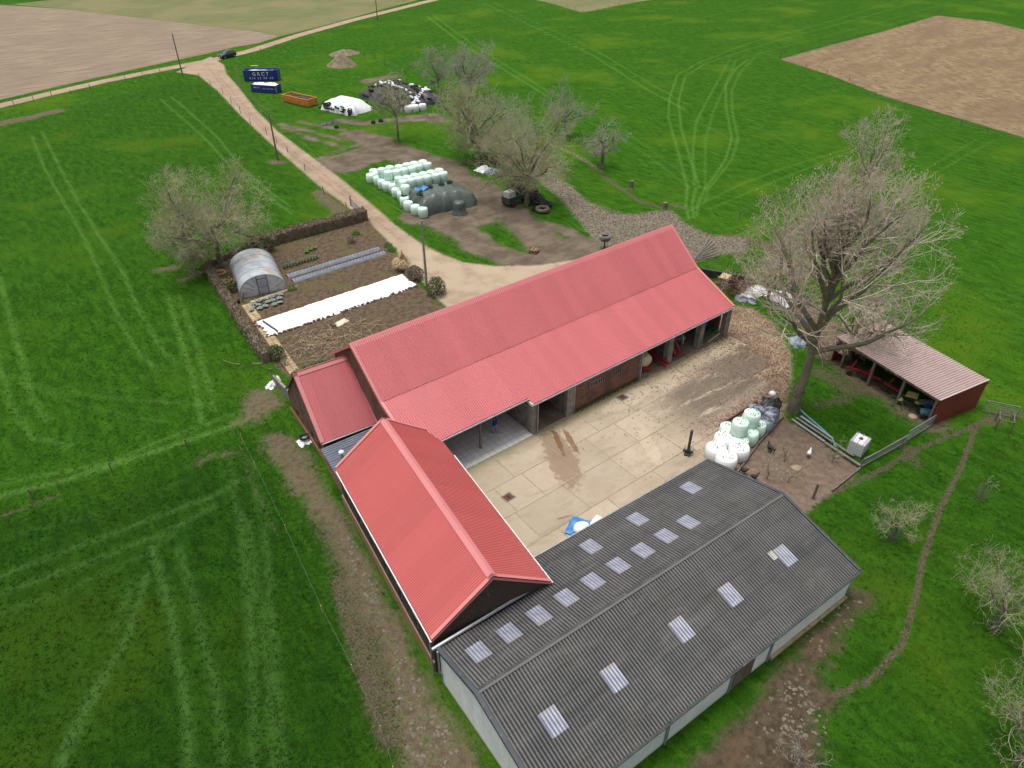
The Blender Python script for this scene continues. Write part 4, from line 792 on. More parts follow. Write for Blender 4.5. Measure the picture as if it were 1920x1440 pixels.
# bag bundle, foam, covers on the yard
t = thing('bag_bundle', 'white sack on a blue plastic sheet at the grey roof edge', 'bag', at(1085,990), .5)
MB().grid(lambda u,v: ((u-.5)*1.9,(v-.5)*1.6,.25*(1-(2*u-1)**2)*(1-(2*v-1)**2)+.12+.12*MN.noise((u*4,v*4,2))+.07*sin(u*12)), 16, 14).obj('blue_sheet', M['bag_blue'], t, True)
MB().lathe([(.02,0),(.52,.02),(.66,.25),(.58,.5),(.3,.68),(.02,.72)], (-.3,-.35,.1), 14, jit=.08).obj('sack', M['whitewrap'], t, True)
o = MB().box(-.55,.55,-.28,.28,0,.14,.03).obj('foam_block', M['white']); o.location = at(1118,978,.03); o.rotation_euler = (0,0,.3); tag(o, 'white foam block lying near the grey roof eave', 'block')
for (u,v,lb) in ((953,932,'square iron drain cover near the stable wing'),(1167,745,'square drain cover near the brick front wall')):
    t = thing('drain_cover', lb, 'drain cover', at(u,v,.036), R(3)); MB().box(-.48,.48,-.42,.42,-.02,.02,.01).obj('frame', M['concrete'], t); MB().box(-.36,.36,-.30,.30,.02,.034).obj('lid', M['rust'], t)
    MB().box(-.06,.06,-.2,.2,.035,.046).obj('grip', M['dark'], t)

# ------------------------------------------------------------------ poles and wires
def pole(u, v, h, mat, label, top=None):
    x,y,_ = at(u,v); t = thing('utility_pole', label, 'pole', (x,y,0), .6)
    MB().tube([(0,0,0),(0,0,h*.5),(0,0,h)], [.17,.14,.11], 9).obj('shaft', mat, t); MB().box(-.03,.03,-.28,.28,h-.5,h-.42).obj('bracket', M['grey_steel'], t)
    for s in (-.24,.24): MB().lathe([(.03,h-.42),(.05,h-.38),(.02,h-.3)], (0,s,0), 7).obj('insulator', M['lamp'], t)
    return (x,y,h-.35)
p1 = pole(343,143,9.2,M['pole'],'tall timber utility pole at the track junction'); p2 = pole(521,300,7.7,M['pole'],'timber pole with bare earth round its foot beside the dirt road')
p3 = pole(800,536,8.2,M['poleg'],'grey pole between the pampas grass and the long barn'); p4 = pole(708,38,9.0,M['pole'],'far timber pole beside the upper track')
def cable(p, q, sag, label):
    b = MB(); p, q = Vector(p), Vector(q); b.tube([p.lerp(q,i/14)-Vector((0,0,sag*4*(i/14)*(1-i/14))) for i in range(15)], .012, 4); tag(b.obj('cable', M['wire']), label, 'cable', 'overhead cables')
cable(p1, p4, 1.6, 'overhead cable from the junction pole to the far pole'); cable(p2, p1, .9, 'overhead cable from the roadside pole to the junction pole'); cable(p3, p2, .8, 'overhead cable from the grey pole to the roadside pole')

# ------------------------------------------------------------------ fences
def fence(pts, label, h=1.25, r=.055, mat=None, wires=(.5,.85,1.15), every=None):
    P = [at(*p)[:2] for p in pts]
    if every:
        Q = []
        for (x0,y0),(x1,y1) in zip(P[:-1],P[1:]):
            n = max(1, round(hypot(x1-x0,y1-y0)/every)); Q += [(x0+(x1-x0)*i/n, y0+(y1-y0)*i/n) for i in range(n)]
        P = Q+[P[-1]]
    o = P[0]; t = thing('wire_fence', label, 'fence', (o[0],o[1],0)); me = MB().tube([(0,0,0),(0,0,h)], r, 6).mesh('post', mat or M['timber'])
    for x,y in P: link('post', me, t, (x-o[0],y-o[1],0), (random.uniform(-.06,.06),random.uniform(-.06,.06),random.uniform(0,3)), ).scale = (1,1,random.uniform(.85,1.12))
    b = MB()
    for z in wires:
        for (x0,y0),(x1,y1) in zip(P[:-1],P[1:]): b.bar((x0-o[0],y0-o[1],z),(x1-o[0],y1-o[1],z),.012)
    if wires: b.obj('wire', M['wire'], t)
fence([(-40,213),(0,207),(27,199),(64,191),(98,183),(134,178),(171,170),(204,162),(236,153),(268,144),(301,137),(330,142)], 'post and wire fence along the track by the ploughed field')
fence([(374,146),(418,176),(470,233),(500,252),(540,286),(572,320),(608,364),(650,392)], 'post and wire fence beside the dirt road down to the gate', every=8)
fence([(490,99),(517,90),(550,80),(582,72),(612,64),(650,53),(700,41),(760,24),(820,4),(860,-8)], 'post and wire fence along the upper track past the car')
fence([(1463,112),(1510,131),(1550,142),(1592,152),(1640,182),(1695,203),(1755,222),(1800,237),(1850,252),(1930,272)], 'post and wire fence along the edge of the stubble field')
fence([(1463,110),(1512,97),(1580,75),(1650,57),(1757,28),(1840,38),(1930,62)], 'thin post fence along the far side of the stubble field')
fence([(1385,412),(1430,384),(1495,358),(1547,338),(1620,300),(1700,262),(1800,238)], 'post and wire fence crossing the meadow behind the tall tree')
fence([(1040,10),(1065,14),(1092,26),(1120,22),(1160,12),(1210,2)], 'post fence round the light field corner at the top', every=7)
fence([(445,818),(350,838),(210,885),(60,934),(-40,965)], 'low electric fence of short posts across the near meadow', 1.0, .06, M['pole'], (.8,))
fence([(455,830),(480,880),(538,1000),(605,1150),(662,1260),(715,1375),(740,1450)], 'thin electric fence with pale insulator posts beside the trodden strip', .9, .03, M['yellow'], (.75,))
fence([(684,107),(703,112),(721,122),(760,140)], 'short row of dark posts behind the sand heaps', 1.4, .07)
fence([(1612,878),(1690,838),(1742,800)], 'mesh fence between pen corner and maroon shed', 1.1, .05, M['timber'], (.15,.3,.45,.6,.75,.9,1.05))

# gate at the garden corner of the road
x,y,_ = at(659,386); t = thing('field_gate', 'grey five bar gate beside the dirt road', 'gate', (x,y,0), heading((659,386),(683,411)))
L_ = hypot(at(683,411)[0]-x, at(683,411)[1]-y)
for k in range(5): MB().bar((0,0,.25+k*.24),(L_,0,.25+k*.24),.06,.09).obj('rail', M['grey_steel'], t)
for q in (0,.5,1): MB().bar((L_*q,0,.15),(L_*q,0,1.32),.07).obj('stile', M['grey_steel'], t)
for q in (-.15,L_+.15): MB().tube([(q,0,0),(q,0,1.5)], .1, 8).obj('gate_post', M['timber'], t)

# ------------------------------------------------------------------ hedges and shrubs
def leaves(b, n, fn, s0, s1):
    for _ in range(n):
        p = fn(); s = random.uniform(s0,s1); u = Vector((random.gauss(0,1),random.gauss(0,1),random.gauss(0,1))).normalized(); v = u.orthogonal().normalized(); w_ = u.cross(v); p = Vector(p)
        b.add([p-v*s, p+w_*s*.6, p+v*s, p-w_*s*.6], [(0,1,2,3)])
def hedge(p, q, wd, h, n, mat, label, gaps=0):
    p, q = Vector(p), Vector(q); L = (q-p).length; d = (q-p).normalized(); s = Vector((-d.y,d.x,0)); t = thing('hedge', label, 'hedge', (p.x,p.y,0))
    b = MB()
    def prof(l): return h*(1+.10*MN.noise((l*.5,h,1))), wd*.5*(1+.16*MN.noise((l*.4,wd,9)))
    def pt():
        l = random.uniform(0,L); hh, ww = prof(l)
        f = random.random(); o = random.uniform(-ww,ww); z = hh*(1+random.uniform(-.08,.06)) if f < .45 else random.uniform(.05,hh)
        if f >= .45: o = (ww+random.uniform(-.12,.04))*(1 if f < .72 else -1)
        v = d*l+s*o; return (v.x,v.y,z)
    leaves(b, n, pt, .05, .13); b.obj('foliage', mat, t)
    c = MB(); nn = max(2,int(L/1.2)); ring = []
    for i in range(nn+1):
        l = L*i/nn; hh, ww = prof(l); ring.append([d*l+s*o*ww*.86+Vector((0,0,z*hh*.93)) for o,z in ((-1,0),(-1,.9),(-.7,1),(.7,1),(1,.9),(1,0))])
    for r_ in ring: c.v += [tuple(v) for v in r_]
    for i in range(nn):
        for k in range(5): c.f.append((i*6+k,i*6+k+1,i*6+7+k,i*6+6+k)); c.m.append(0)
    c.f += [(0,1,2,3,4,5), tuple(nn*6+k for k in range(5,-1,-1))]; c.m += [0,0]
    c.obj('branches', M['leafb'], t)
hedge((13.0,59.6,0), (30.0,59.4,0), 1.4, 1.5, 6500, M['leafb'], 'clipped brown hedge along the far side of the garden')
hedge((6.9,57.0,0), (5.7,45.0,0), .95, 1.15, 3200, M['leafb'], 'low brown hedge beside the polytunnel and meadow')
hedge((5.6,44.6,0), (4.75,33.4,0), 1.0, 1.3, 3200, M['leafb'], 'low brown hedge between meadow and tile path')
hedge((7.2,58.2,0), (12.6,59.8,0), .7, .7, 1200, M['leafb'], 'thin low hedge behind the polytunnel')
def shrub(u, v, r, h, n, mat, label, name='shrub', s=(.05,.12), stems=7, cat='shrub', smat=None):
    x,y,_ = at(u,v); t = thing(name, label, cat, (x,y,0)); b = MB()
    def pt():
        a, k, z = random.uniform(0,6.28), random.random()**.5, random.random(); rr = r*k*(1-.5*(z-.45)**2*2)*(1+.25*MN.noise((cos(a)*2,sin(a)*2,z*3+u))); return (cos(a)*rr, sin(a)*rr, h*(.12+.9*z*(1-.35*k*k)))
    leaves(b, n, pt, *s); b.obj('foliage', mat, t); c = MB()
    for k in range(stems):
        a = 6.28*k/stems; c.tube([(0,0,0),(cos(a)*r*.35,sin(a)*r*.35,h*.45),(cos(a)*r*.65,sin(a)*r*.65,h*.85)], [.035,.022,.008], 4)
    c.obj('stems', smat or M['twig'], t); return t
shrub(778,522,1.15,1.7,1500,M['leafb'],'rounded brown shrub behind the pampas grass by the grey pole')
shrub(819,552,1.2,2.3,1500,M['leafg'],'upright grey green shrub at the garden corner by the barn')
t = shrub(437,545,.75,1.5,420,M['leafg'],'bush with yellow flowers beside the polytunnel'); b = MB(); leaves(b, 90, lambda: (random.gauss(-.15,.4),random.gauss(.2,.45),random.uniform(.8,1.6)), .06, .11); b.obj('flowers', M['yellow'], t)
shrub(520,672,.9,1.6,900,M['leafg'],'green ivy bush at the end of the low hedge'); shrub(508,470,.7,2.2,500,M['leafg'],'thin upright shrub at the hedge beside the polytunnel')
for u,v,h,lb in ((575,700,.8,'low leafy plant by the corner barn wall, nearest the path'),(592,695,.9,'low leafy plant by the corner barn wall, second from the path'),(608,690,.85,'low leafy plant by the corner barn wall, third from the path'),(560,705,.7,'low leafy plant at the path end of the barn wall')): shrub(u,v,.7,h,420,M['fresh'] if v%2 else M['leafg'],lb,'leafy_plant',(.05,.11),4,'plant')
for u,v,lb in ((668,440,'bright green clump near the far hedge corner'),(548,543,'bright green clump at the polytunnel door'),(728,462,'green weedy clump on the road verge'),(735,470,'second green weedy clump on the road verge')): shrub(u,v,.65,.5,260,M['fresh'],lb,'green_clump',(.05,.1),3,'plant')
shrub(535,685,.5,1.5,60,M['leafg'],'thin leafless sapling beside the tile path end',stems=5); shrub(660,455,.7,1.0,260,M['leafb'],'withered brown plants near the far hedge')
x,y,_ = at(758,505); t = thing('pampas_grass', 'tall straw coloured pampas grass tussock beside the road', 'pampas grass', (x,y,0)); b = MB()
for k in range(700):
    a, r_ = random.uniform(0,6.28), random.random()**.6; h = random.uniform(1.5,3.1)*(1-.3*r_); c0 = Vector((cos(a)*.35*r_,sin(a)*.35*r_,0)); c1 = Vector((cos(a)*(.5+.4*r_)*r_-.1,sin(a)*(.5+.4*r_)*r_,h*.7)); c2 = Vector((cos(a)*1.5*r_-.2,sin(a)*1.5*r_,h*(1-.5*r_))); s = Vector((-sin(a),cos(a),0))*random.uniform(.02,.04)
    b.add([c0-s,c0+s,c1+s,c1-s,c2], [(0,1,2,3),(3,2,4)])
b.obj('blades', M['straw'], t); 
# ------------------------------------------------------------------ polytunnel
t = thing('polytunnel', 'small round topped plastic polytunnel with a door in its near end', 'polytunnel', (7.5,47.7,0), R(-9)+R(-3))
TW, TL, TH = 5.3, 7.6, 2.45
arc = lambda a: (TW/2-TW/2*cos(a)*(1+.04*sin(2*a)), TH*sin(a)**.8)
b = MB(); b.grid(lambda u,v: (arc(pi*u)[0]+0*v, v*TL, arc(pi*u)[1]-.05*abs(sin(v*pi*4))*sin(pi*u)), 22, 24); b.obj('cover', M['film'], t, True)
for k in range(5): MB().tube([(arc(pi*i/16)[0],k*TL/4,arc(pi*i/16)[1]+.012) for i in range(17)], .028, 5).obj('hoop', M['grey_steel'], t)
for y,s in ((0,1),(TL,-1)):
    b = MB(); pts = [(arc(pi*i/20)[0],y+s*.03+.035*sin(i*2.9),arc(pi*i/20)[1]) for i in range(21)]; pts.append((TW/2,y+.02*s,0)); b.add(pts, [(20-i,19-i,21) for i in range(20)]); b.obj('end_sheet', M['film'], t)
f = MB(); 
for x in (TW/2-.55,TW/2+.55): f.box(x-.05,x+.05,-.06,.0,0,2.3)
f.box(TW/2-.5,TW/2+.5,-.06,0,1.95,2.03); f = f.obj('door_frame', M['timber'], t)
d_ = MB().box(TW/2-.49,TW/2+.49,-.04,-.01,.05,1.94).obj('door', simple('door_film', (.27,.30,.35), (.33,.36,.41), 1, .3, .6), t); MB().box(TW/2-.49,TW/2+.49,-.055,-.04,.95,1.02).obj('cross_rail', M['timber'], d_)
# garden rows
b = MB(); FX0, FX1, FY0, FY1 = 6.7, 25.3, 37.8, 41.7
def fl(u, v):
    x = FX0+(FX1-FX0)*u; y = FY0-.0*u+(FY1-FY0)*v; e = min(v,1-v,u*5,(1-u)*5)
    return (x+.12*MN.noise((y*2,x,5)), y+.16*MN.noise((x*1.2,v*2,3))*(1 if e < .1 else .3), .05+.14*min(1,e*6)*(1+.25*sin(v*pi*3))+.035*MN.noise((x*.7,y*3,1))-(.06 if e < .03 else 0))
b.grid(fl, 110, 18); tag(b.obj('fleece_cover', M['fleece'], None, True), 'long white fleece strip covering a garden bed', 'fleece')
def clods(b, spots, s=(.06,.16)):
    for x,y in spots:
        r_ = random.uniform(*s); b.lathe([(.01,0),(r_,0),(r_*.8,r_*.6),(.01,r_*.85)], (x,y,.0+.03), 6, jit=.25)
M['soil'] = simple('dark_soil', (.10,.065,.045), (.15,.10,.07), 3, .95, .1)
b = MB(); sp = []
for y in (FY0+.05,FY1-.02): sp += [(random.uniform(FX0,FX1),y+random.gauss(0,.07)) for _ in range(95)]
sp += [(FX1+random.gauss(-.1,.12),random.uniform(FY0,FY1)) for _ in range(30)]+[(FX0+random.gauss(.1,.15),random.uniform(FY0,FY1)) for _ in range(20)]
clods(b, sp, (.08,.2)); b.obj('soil_clods', M['soil'], kind='stuff')
o = MB().box(-.07,.07,-1.5,1.5,.18,.3).obj('black_bar', M['black']); o.location = (7.6,39.4,.08); o.rotation_euler = (0,0,R(8)); tag(o, 'black bar lying across the end of the white fleece', 'bar')
for k,(y,lb) in enumerate(((49.6,'grey plastic mulch ridge with planting holes, farther from the fleece'),(48.05,'grey plastic mulch ridge with planting holes, nearer the fleece'))):
    t = thing('mulch_ridge', lb, 'mulch ridge', (13.9,y,0), 0, 'mulch film ridges'); b = MB(); b.grid(lambda u,v: (u*12.6,(v-.5)*.95+.03*MN.noise((u*9,v,k)),.24*(1-(2*v-1)**4)+.02*MN.noise((u*30,v*4,k))), 60, 8); b.obj('film', M['mulch'], t, True)
    b = MB()
    for i in range(27):
        for s in (-.19,.19): b.lathe([(.005,.268),(.075,.266)], (.35+i*.455+(.2 if s > 0 else 0),s,0), 7)
    b.obj('planting_hole', M['dark'], t, kind='stuff')
def plant_mesh(n, h, r, mat, wide=.05):
    b = MB()
    for k in range(n):
        a = 6.28*k/n+random.uniform(-.3,.3); s = Vector((-sin(a),cos(a),0))*wide; d = Vector((cos(a),sin(a),0)); hh = h*random.uniform(.8,1.15)
        b.add([-s*.5, s*.5, d*r*.5+Vector((0,0,hh*.75))+s, d*r*.5+Vector((0,0,hh*.75))-s, d*r+Vector((0,0,hh*.8))], [(0,1,2,3),(3,2,4)])
    return b.mesh('plant', mat)
lk = plant_mesh(9,.55,.38,M['leek'],.05)
for k in range(12):
    u = k/11; x,y,_ = at(533+62*u, 503-18*u); o = link('leek_plant', lk, None, (x,y,0), (0,0,random.uniform(0,6))); tag(o, f'leek in the dark green row behind the mulch ridges, {ORD[k]} from the polytunnel', 'leek', 'leeks in a row')
cb = plant_mesh(11,.34,.36,M['cabbage'],.12); cl = [(474+(k%5)*13+random.uniform(-3,3), 585-(k%5)*4-(k//5)*7+random.uniform(-1.5,1.5)) for k in range(15)]
for k,(u,v) in enumerate(cl):
    x,y,_ = at(u,v); o = link('cabbage_plant', cb, None, (x,y,0), (0,0,random.uniform(0,6))); tag(o, f'grey green cabbage in the {["row nearest the fleece","middle row","row nearest the polytunnel"][k//5]}, {ORD[k%5]} from the tile path', 'cabbage', 'cabbages before the polytunnel')
for k,(u,v) in enumerate(((575,474),(582,470),(590,467))): x,y,_ = at(u,v); o = link('leafy_vegetable', lk, None, (x,y,0)); o.data = plant_mesh(8,.4,.45,M['fresh'],.1) if k == 0 else bpy.data.objects['leafy_vegetable'].data; tag(o, f'broad green vegetable near the far hedge, {ORD[k]} from the polytunnel', 'vegetable', 'broad green vegetables')
# tile path
tp = link('tile_path', MB().add([(5.55,29.4,.012),(6.75,29.4,.012),(8.0,46.2,.012),(6.9,46.2,.012)], [(0,1,2,3)]).mesh('tile_path', M['soil']), kind='structure')
tm = MB().box(-.25,.25,-.25,.25,0,.05,.012).mesh('tile', M['tile'])
for i in range(31):
    for j in range(2): link('tile', tm, tp, (5.88+i*.043+j*.54+random.uniform(-.02,.02), 29.75+i*.535+random.uniform(-.02,.02), .014), (random.uniform(-.015,.015),random.uniform(-.015,.015),R(-4.5)+random.uniform(-.03,.03)))
for i in range(11): link('tile', tm, tp, (8.3+i*.53, 46.2+.03*i, .014), (0,0,random.uniform(-.04,.04)))
o = MB().box(-.8,.8,-.45,.45,0,.12,.02).obj('stone_slab', simple('pale_stone', (.62,.55,.42), (.55,.48,.37), 2, .9)); o.location = at(640,606); o.rotation_euler = (0,0,.25); tag(o, 'pale stone slab lying on the bare garden bed', 'slab')
shrub(626,612,.32,.55,90,M['leafg'],'small round pot plant beside the pale stone slab','small_plant',(.04,.08),3,'plant')
x,y,_ = at(600,640); b = MB()
for k in range(230):
    a, r_ = random.uniform(0,6.28), random.uniform(0,1); p = Vector((random.gauss(0,2.6),random.gauss(0,1.3),random.uniform(.03,.25))); d = Vector((cos(a),sin(a),0))*random.uniform(.5,1.3); q = Vector((-d.y,d.x,0))*random.uniform(-.4,.4); b.tube([p-d,p+q,p+d], .016, 3, False)
o = b.obj('pruned_canes', M['twig'], kind='stuff'); o.location = (x,y,0)
x,y,_ = at(412,513); b = MB()
for k in range(5): b.torus((random.uniform(-.15,.15),random.uniform(-.15,.15),.05+k*.04), .55+random.uniform(-.12,.15), .035, 18, 5)
o = b.obj('hose_coil', M['hose'], None, True); o.location = (x,y,0); tag(o, 'yellow hose coil on the grass behind the polytunnel', 'hose')
o = MB().tube([(0,0,0),(.25,-.4,1.3)], .06, 6).obj('leaning_board', M['timber']); o.location = at(455,566); tag(o, 'pale board leaning on the polytunnel side', 'board')
o = MB().lathe([(.02,0),(.16,0),(.2,.4),(.17,.42),(.02,.1)], n=10).obj('flower_pot', M['black']); o.location = at(448,568); tag(o, 'black pot at the polytunnel corner', 'pot')

# white sacks and tyre by the corner barn
def rag(name, u, v, sx, sy, h, mat, label, cat, seed, rz=0, z=0, n=14):
    x,y,_ = at(u,v,z); b = MB().grid(lambda a,c: (((a-.5)*sx)*(1+.5*MN.noise((a*4,c*4,seed))),((c-.5)*sy)*(1+.5*MN.noise((a*4,c*4,seed+5))), .02+h*max(0,(1-(2*a-1)**2)*(1-(2*c-1)**2))*(.55+.9*abs(MN.noise((a*5,c*5,seed+2))))), n, n)
    o = b.obj(name, mat, None, True); o.location = (x,y,z); o.rotation_euler = (0,0,rz); return tag(o, label, cat)
rag('white_sacking', 512, 722, 1.4, .9, .6, M['white'], 'crumpled white plastic at the corner barn wall', 'plastic', 1, .4); rag('white_sacking', 522, 716, .5, 1.6, .8, M['white'], 'white plastic strip hanging beside the crumpled one', 'plastic', 4, -.2)
rag('white_bag', 571, 828, 1.2, 1.1, .35, M['white'], 'white bag under a tyre outside the brick wall', 'bag', 8); tyre(*at(572,826)[:2], .33, 'tyre lying on a white bag outside the brick wall', .36, .12)
o = MB().box(-.12,.12,-2.2,2.2,0,1.1,.02).obj('garden_wall', M['concrete']); o.location = at(535,740); o.rotation_euler = (0,0,R(2)); tag(o, 'low weathered wall beside the corner barn gable', 'wall')
o = MB().tube([(0,0,0),(0,0,1.5)], .09, 7).obj('wooden_post', M['timber']); o.location = at(513,715); tag(o, 'weathered post wrapped in white plastic by the meadow', 'post')
# ------------------------------------------------------------------ car, containers, skip
def loft(b, secs):
    n = len(secs[0]); o = [v for s in secs for v in s]
    return b.add(o, [(i*n+k, i*n+(k+1)%n, (i+1)*n+(k+1)%n, (i+1)*n+k) for i in range(len(secs)-1) for k in range(n)]+[tuple(range(n-1,-1,-1)), tuple(range((len(secs)-1)*n, len(secs)*n))])
ch_ = heading((446,104),(409,112)); cx0, cy0, _ = at(427,108)
car = thing('parked_car', 'dark blue sport utility car parked at the track junction', 'car', (cx0,cy0,0), ch_)
def sec(x, w, z0, z1, k=.12): return [(x,-w+k,z0),(x,w-k,z0),(x,w,z0+k),(x,w,z1-k),(x,w-k,z1),(x,-w+k,z1),(x,-w,z1-k),(x,-w,z0+k)]
b = MB(); loft(b, [sec(2.35,.72,.42,.82,.1),sec(2.2,.88,.30,.98),sec(1.2,.95,.26,1.08),sec(.8,.96,.26,1.12),sec(-1.9,.96,.28,1.14),sec(-2.25,.9,.34,1.1),sec(-2.36,.78,.45,.95,.1)]); b.obj('body', M['carpaint'], car)
b = MB(); loft(b, [[(x,-w,z0),(x,w,z0),(x2,w2,z1),(x2,-w2,z1)] for x,w,z0,x2,w2,z1 in ((1.05,.84,1.08,.15,.66,1.66),(.2,.88,1.1,-.1,.69,1.73),(-1.6,.88,1.1,-1.5,.68,1.70),(-2.22,.82,1.1,-1.95,.62,1.60))]); b.obj('cabin', M['carpaint'], car)
g_ = M['glass']
MB().add([(1.07,-.76,1.11),(1.07,.76,1.11),(.24,.60,1.65),(.24,-.60,1.65)], [(0,1,2,3)]).obj('windscreen', g_, car)
for s in (-1,1):
    for xa, xb, xc, xd in ((.85,-.2,-.22,.2),(-.3,-1.15,-1.1,-.32),(-1.25,-1.95,-1.75,-1.2)): MB().add([(xa,s*.885,1.14),(xb,s*.895,1.14),(xc,s*.725,1.62),(xd,s*.735,1.60)], [(0,1,2,3) if s > 0 else (3,2,1,0)]).obj('side_window', g_, car)
    MB().box(2.12,2.32,s*.72-.16,s*.72+.16,.78,.94,.03).obj('headlight', M['lamp'], car); MB().box(.75,.95,s*1.06-.1,s*1.06+.1,1.08,1.24,.03).obj('mirror', M['carpaint'], car)
    for x in (1.42,-1.4):
        wv = MB().lathe([(.2,-.11),(.34,-.1),(.36,0),(.34,.1),(.2,.11)], (x,s*.88,.36), 16, 'y').obj('wheel', M['rubber'], car); MB().lathe([(.02,s*.12),(.2,s*.115),(.21,s*.06)], (x,s*.88,.36), 10, 'y').obj('rim', M['grey_steel'], wv)
MB().box(2.33,2.37,-.27,.27,.5,.6).obj('number_plate', M['letter'], car); MB().box(2.28,2.34,-.45,.45,.62,.78).obj('grille', M['black'], car)
def lettering(parent, txt, size, loc, name='lettering'):
    c = bpy.data.curves.new(name, 'FONT'); c.body = txt; c.size = size; c.extrude = .012; c.offset = .006*size; c.align_x = 'CENTER'; c.space_character = 1.6; c.materials.append(M['letter'])
    o = bpy.data.objects.new(name, c); COL.objects.link(o); o.parent = parent; o.location = loc; o.rotation_euler = (pi/2,0,0)
    me = bpy.data.meshes.new_from_object(o); bpy.data.objects.remove(o); return link(name, me, parent, loc, (pi/2,0,0))
def container(p, q, dp, h, label, mat, load, lmat, ribs, name='waste_container', cat='container', fill=.2):
    x0,y0,_ = at(*p); x1,y1,_ = at(*q); L = hypot(x1-x0,y1-y0); t = thing(name, label, cat, (x0,y0,0), atan2(y1-y0,x1-x0)); k = .07
    for nm,a in (('side_wall',(0,L,0,k)),('side_wall',(0,L,dp-k,dp)),('end_wall',(0,k,k,dp-k)),('end_wall',(L-k,L,k,dp-k))): MB().box(*a,.15,h).obj(nm, mat, t)
    b = MB(); 
    for z in (h-.02,): b.box(-.06,L+.06,-.07,k+.03,z,z+.10); b.box(-.06,L+.06,dp-k-.03,dp+.07,z,z+.10); b.box(-.06,.1,.1,dp-.1,z,z+.10); b.box(L-.1,L+.06,.1,dp-.1,z,z+.10)
    b.obj('rim', mat, t); MB().box(.1,L-.1,.1,dp-.1,.02,.22).obj('floor_frame', M['black'], t)
    for i in range(ribs):
        x = L*(i+.5)/ribs; MB().box(x-.05,x+.05,-.08,-.001,.15,h-.05).obj('rib', mat, t) if ribs < 20 else None
    for y in (.12,dp-.12):
        for x in (.02,L-.02): MB().box(x-.06,x+.06,y-.08,y+.08,.1,h).obj('corner_post', M['grey_steel'] if x > 1 else mat, t)
    sd_ = random.random()*9
    MB().grid(lambda u,v: (k+u*(L-2*k), k+v*(dp-2*k), h-fill+load*(1-(2*u-1)**6)*(1-(2*v-1)**4)*(.6+.8*MN.noise((u*5,v*3,sd_)))), 26, 12).obj('load', lmat, t, True)
    return t, L
t, L_ = container((459,153),(523,152),2.45,2.3,'larger dark blue container lettered in white, filled with pale material',M['blue'],.28,M['bulk'],0,fill=.42)
lettering(t, 'GRCT', 1.05, (L_*.5,-.02,1.25)); lettering(t, '014 23 98 10', .62, (L_*.5,-.02,.48), 'phone_number')
t, L_ = container((472,173),(519,176),2.4,1.55,'smaller blue container heaped with white material in front of the larger one',M['blue'],.55,M['bulk'],0,fill=.12)
lettering(t, 'GRCT', .42, (L_*.24,-.02,.95)); lettering(t, '014 23 98 10', .36, (L_*.74,-.02,.8), 'phone_number'); MB().bar((L_+.02,.1,.2),(L_+.02,.1,1.6),.06).obj('ladder_rail', M['white_trim'], t); MB().bar((L_+.02,2.3,.2),(L_+.02,2.3,1.6),.06).obj('ladder_rail', M['white_trim'], t)
t, L_ = container((531,191),(578,202),2.6,1.45,'orange open skip with scrap timber lying on the grass',M['orange'],.25,M['timber'],0,'open_skip','skip',.35)
for z in (.55,.95): MB().box(-.05,L_+.05,-.09,-.001,z,z+.09).obj('rail', M['orange'], t)
for k in range(14): a = random.uniform(-.35,.35); MB().bar((random.uniform(.4,L_*.6),random.uniform(.4,2.2),1.3+random.random()*.3),(random.uniform(L_*.4,L_-.4),random.uniform(.4,2.2),1.35+random.random()*.35),.14,.07).obj('scrap_board', M['timber'] if k%3 else M['rust'], t)
o = MB().bar((0,0,.08),(1.5,-.9,.08),.3,.06).obj('white_board', M['white']); o.location = at(470,124); tag(o, 'white board lying on the grass behind the blue containers', 'board')

# ------------------------------------------------------------------ heaps
M['sandd'] = simple('damp_sand',(.235,.19,.13),(.15,.12,.085),.9,.95,.1,wear=(.12,.10,.07),bump=.4)
def cone_heap(u, v, r, h, mat, label, seed, sq=1.0, cat='sand heap'):
    x,y,_ = at(u,v); b = MB(); b.grid(lambda a,k: ((r*k*(1+.15*MN.noise((cos(a*2*pi)*2,sin(a*2*pi)*2,seed))))*cos(a*2*pi), (r*k*sq*(1+.15*MN.noise((cos(a*2*pi)*2,sin(a*2*pi)*2,seed))))*sin(a*2*pi), max(.0,h*(1-k**1.1)+.30*h*MN.noise((cos(a*2*pi)*k*3,sin(a*2*pi)*k*3,seed+4))*(1-k))), 30, 9)
    o = b.obj('sand_heap', mat, None, True); o.location = (x,y,-.02); return tag(o, label, cat)
cone_heap(641,122,3.8,2.6,M['sandd'],'steep pale sand heap on the meadow',2); cone_heap(646,101,4.4,1.2,M['sandd'],'low wide sand heap behind the steep one',5,.75)
wx,wy,_ = at(650,209); wh = heading((612,205),(690,222))
def wave_hump(p, q): e = max(abs(p)**2.6,abs(q)**2.2); return max(0, 2.5*(1-e)**.75) if e < 1 else 0
cloth_heap('white_silage_sheet', wx+.6, wy+1.2, wh, 4.5, 3.1, wave_hump, M['white'], 'white plastic sheeted silage mound held down by tyres', 'silage mound', 44, 30, .10, 3)
bx,by,_ = at(748,190); bh = heading((690,170),(795,205))
cloth_heap('black_silage_heap', bx+1.2, by+1.5, bh, 8.6, 5.6, lambda p,q: max(0, 3.0*(1-max(abs(p)**2.4,abs(q)**2.0))**.8) if max(abs(p),abs(q)) < 1 else 0, M['black'], 'large black sheeted silage heap behind the small bare tree', 'silage heap', 60, 40, .26, 8)
tym = MB().torus((0,0,.14), .36, .155, 12, 6).mesh('tyre', M['rubber'], True)
def heap_h(x, y, cx, cy, rz, a, c, top):
    dx, dy = x-cx, y-cy; p = (dx*cos(rz)+dy*sin(rz))/a; q = (-dx*sin(rz)+dy*cos(rz))/c; e = max(abs(p)**2.4,abs(q)**2.0); return top*(1-e)**.78 if e < 1 else 0
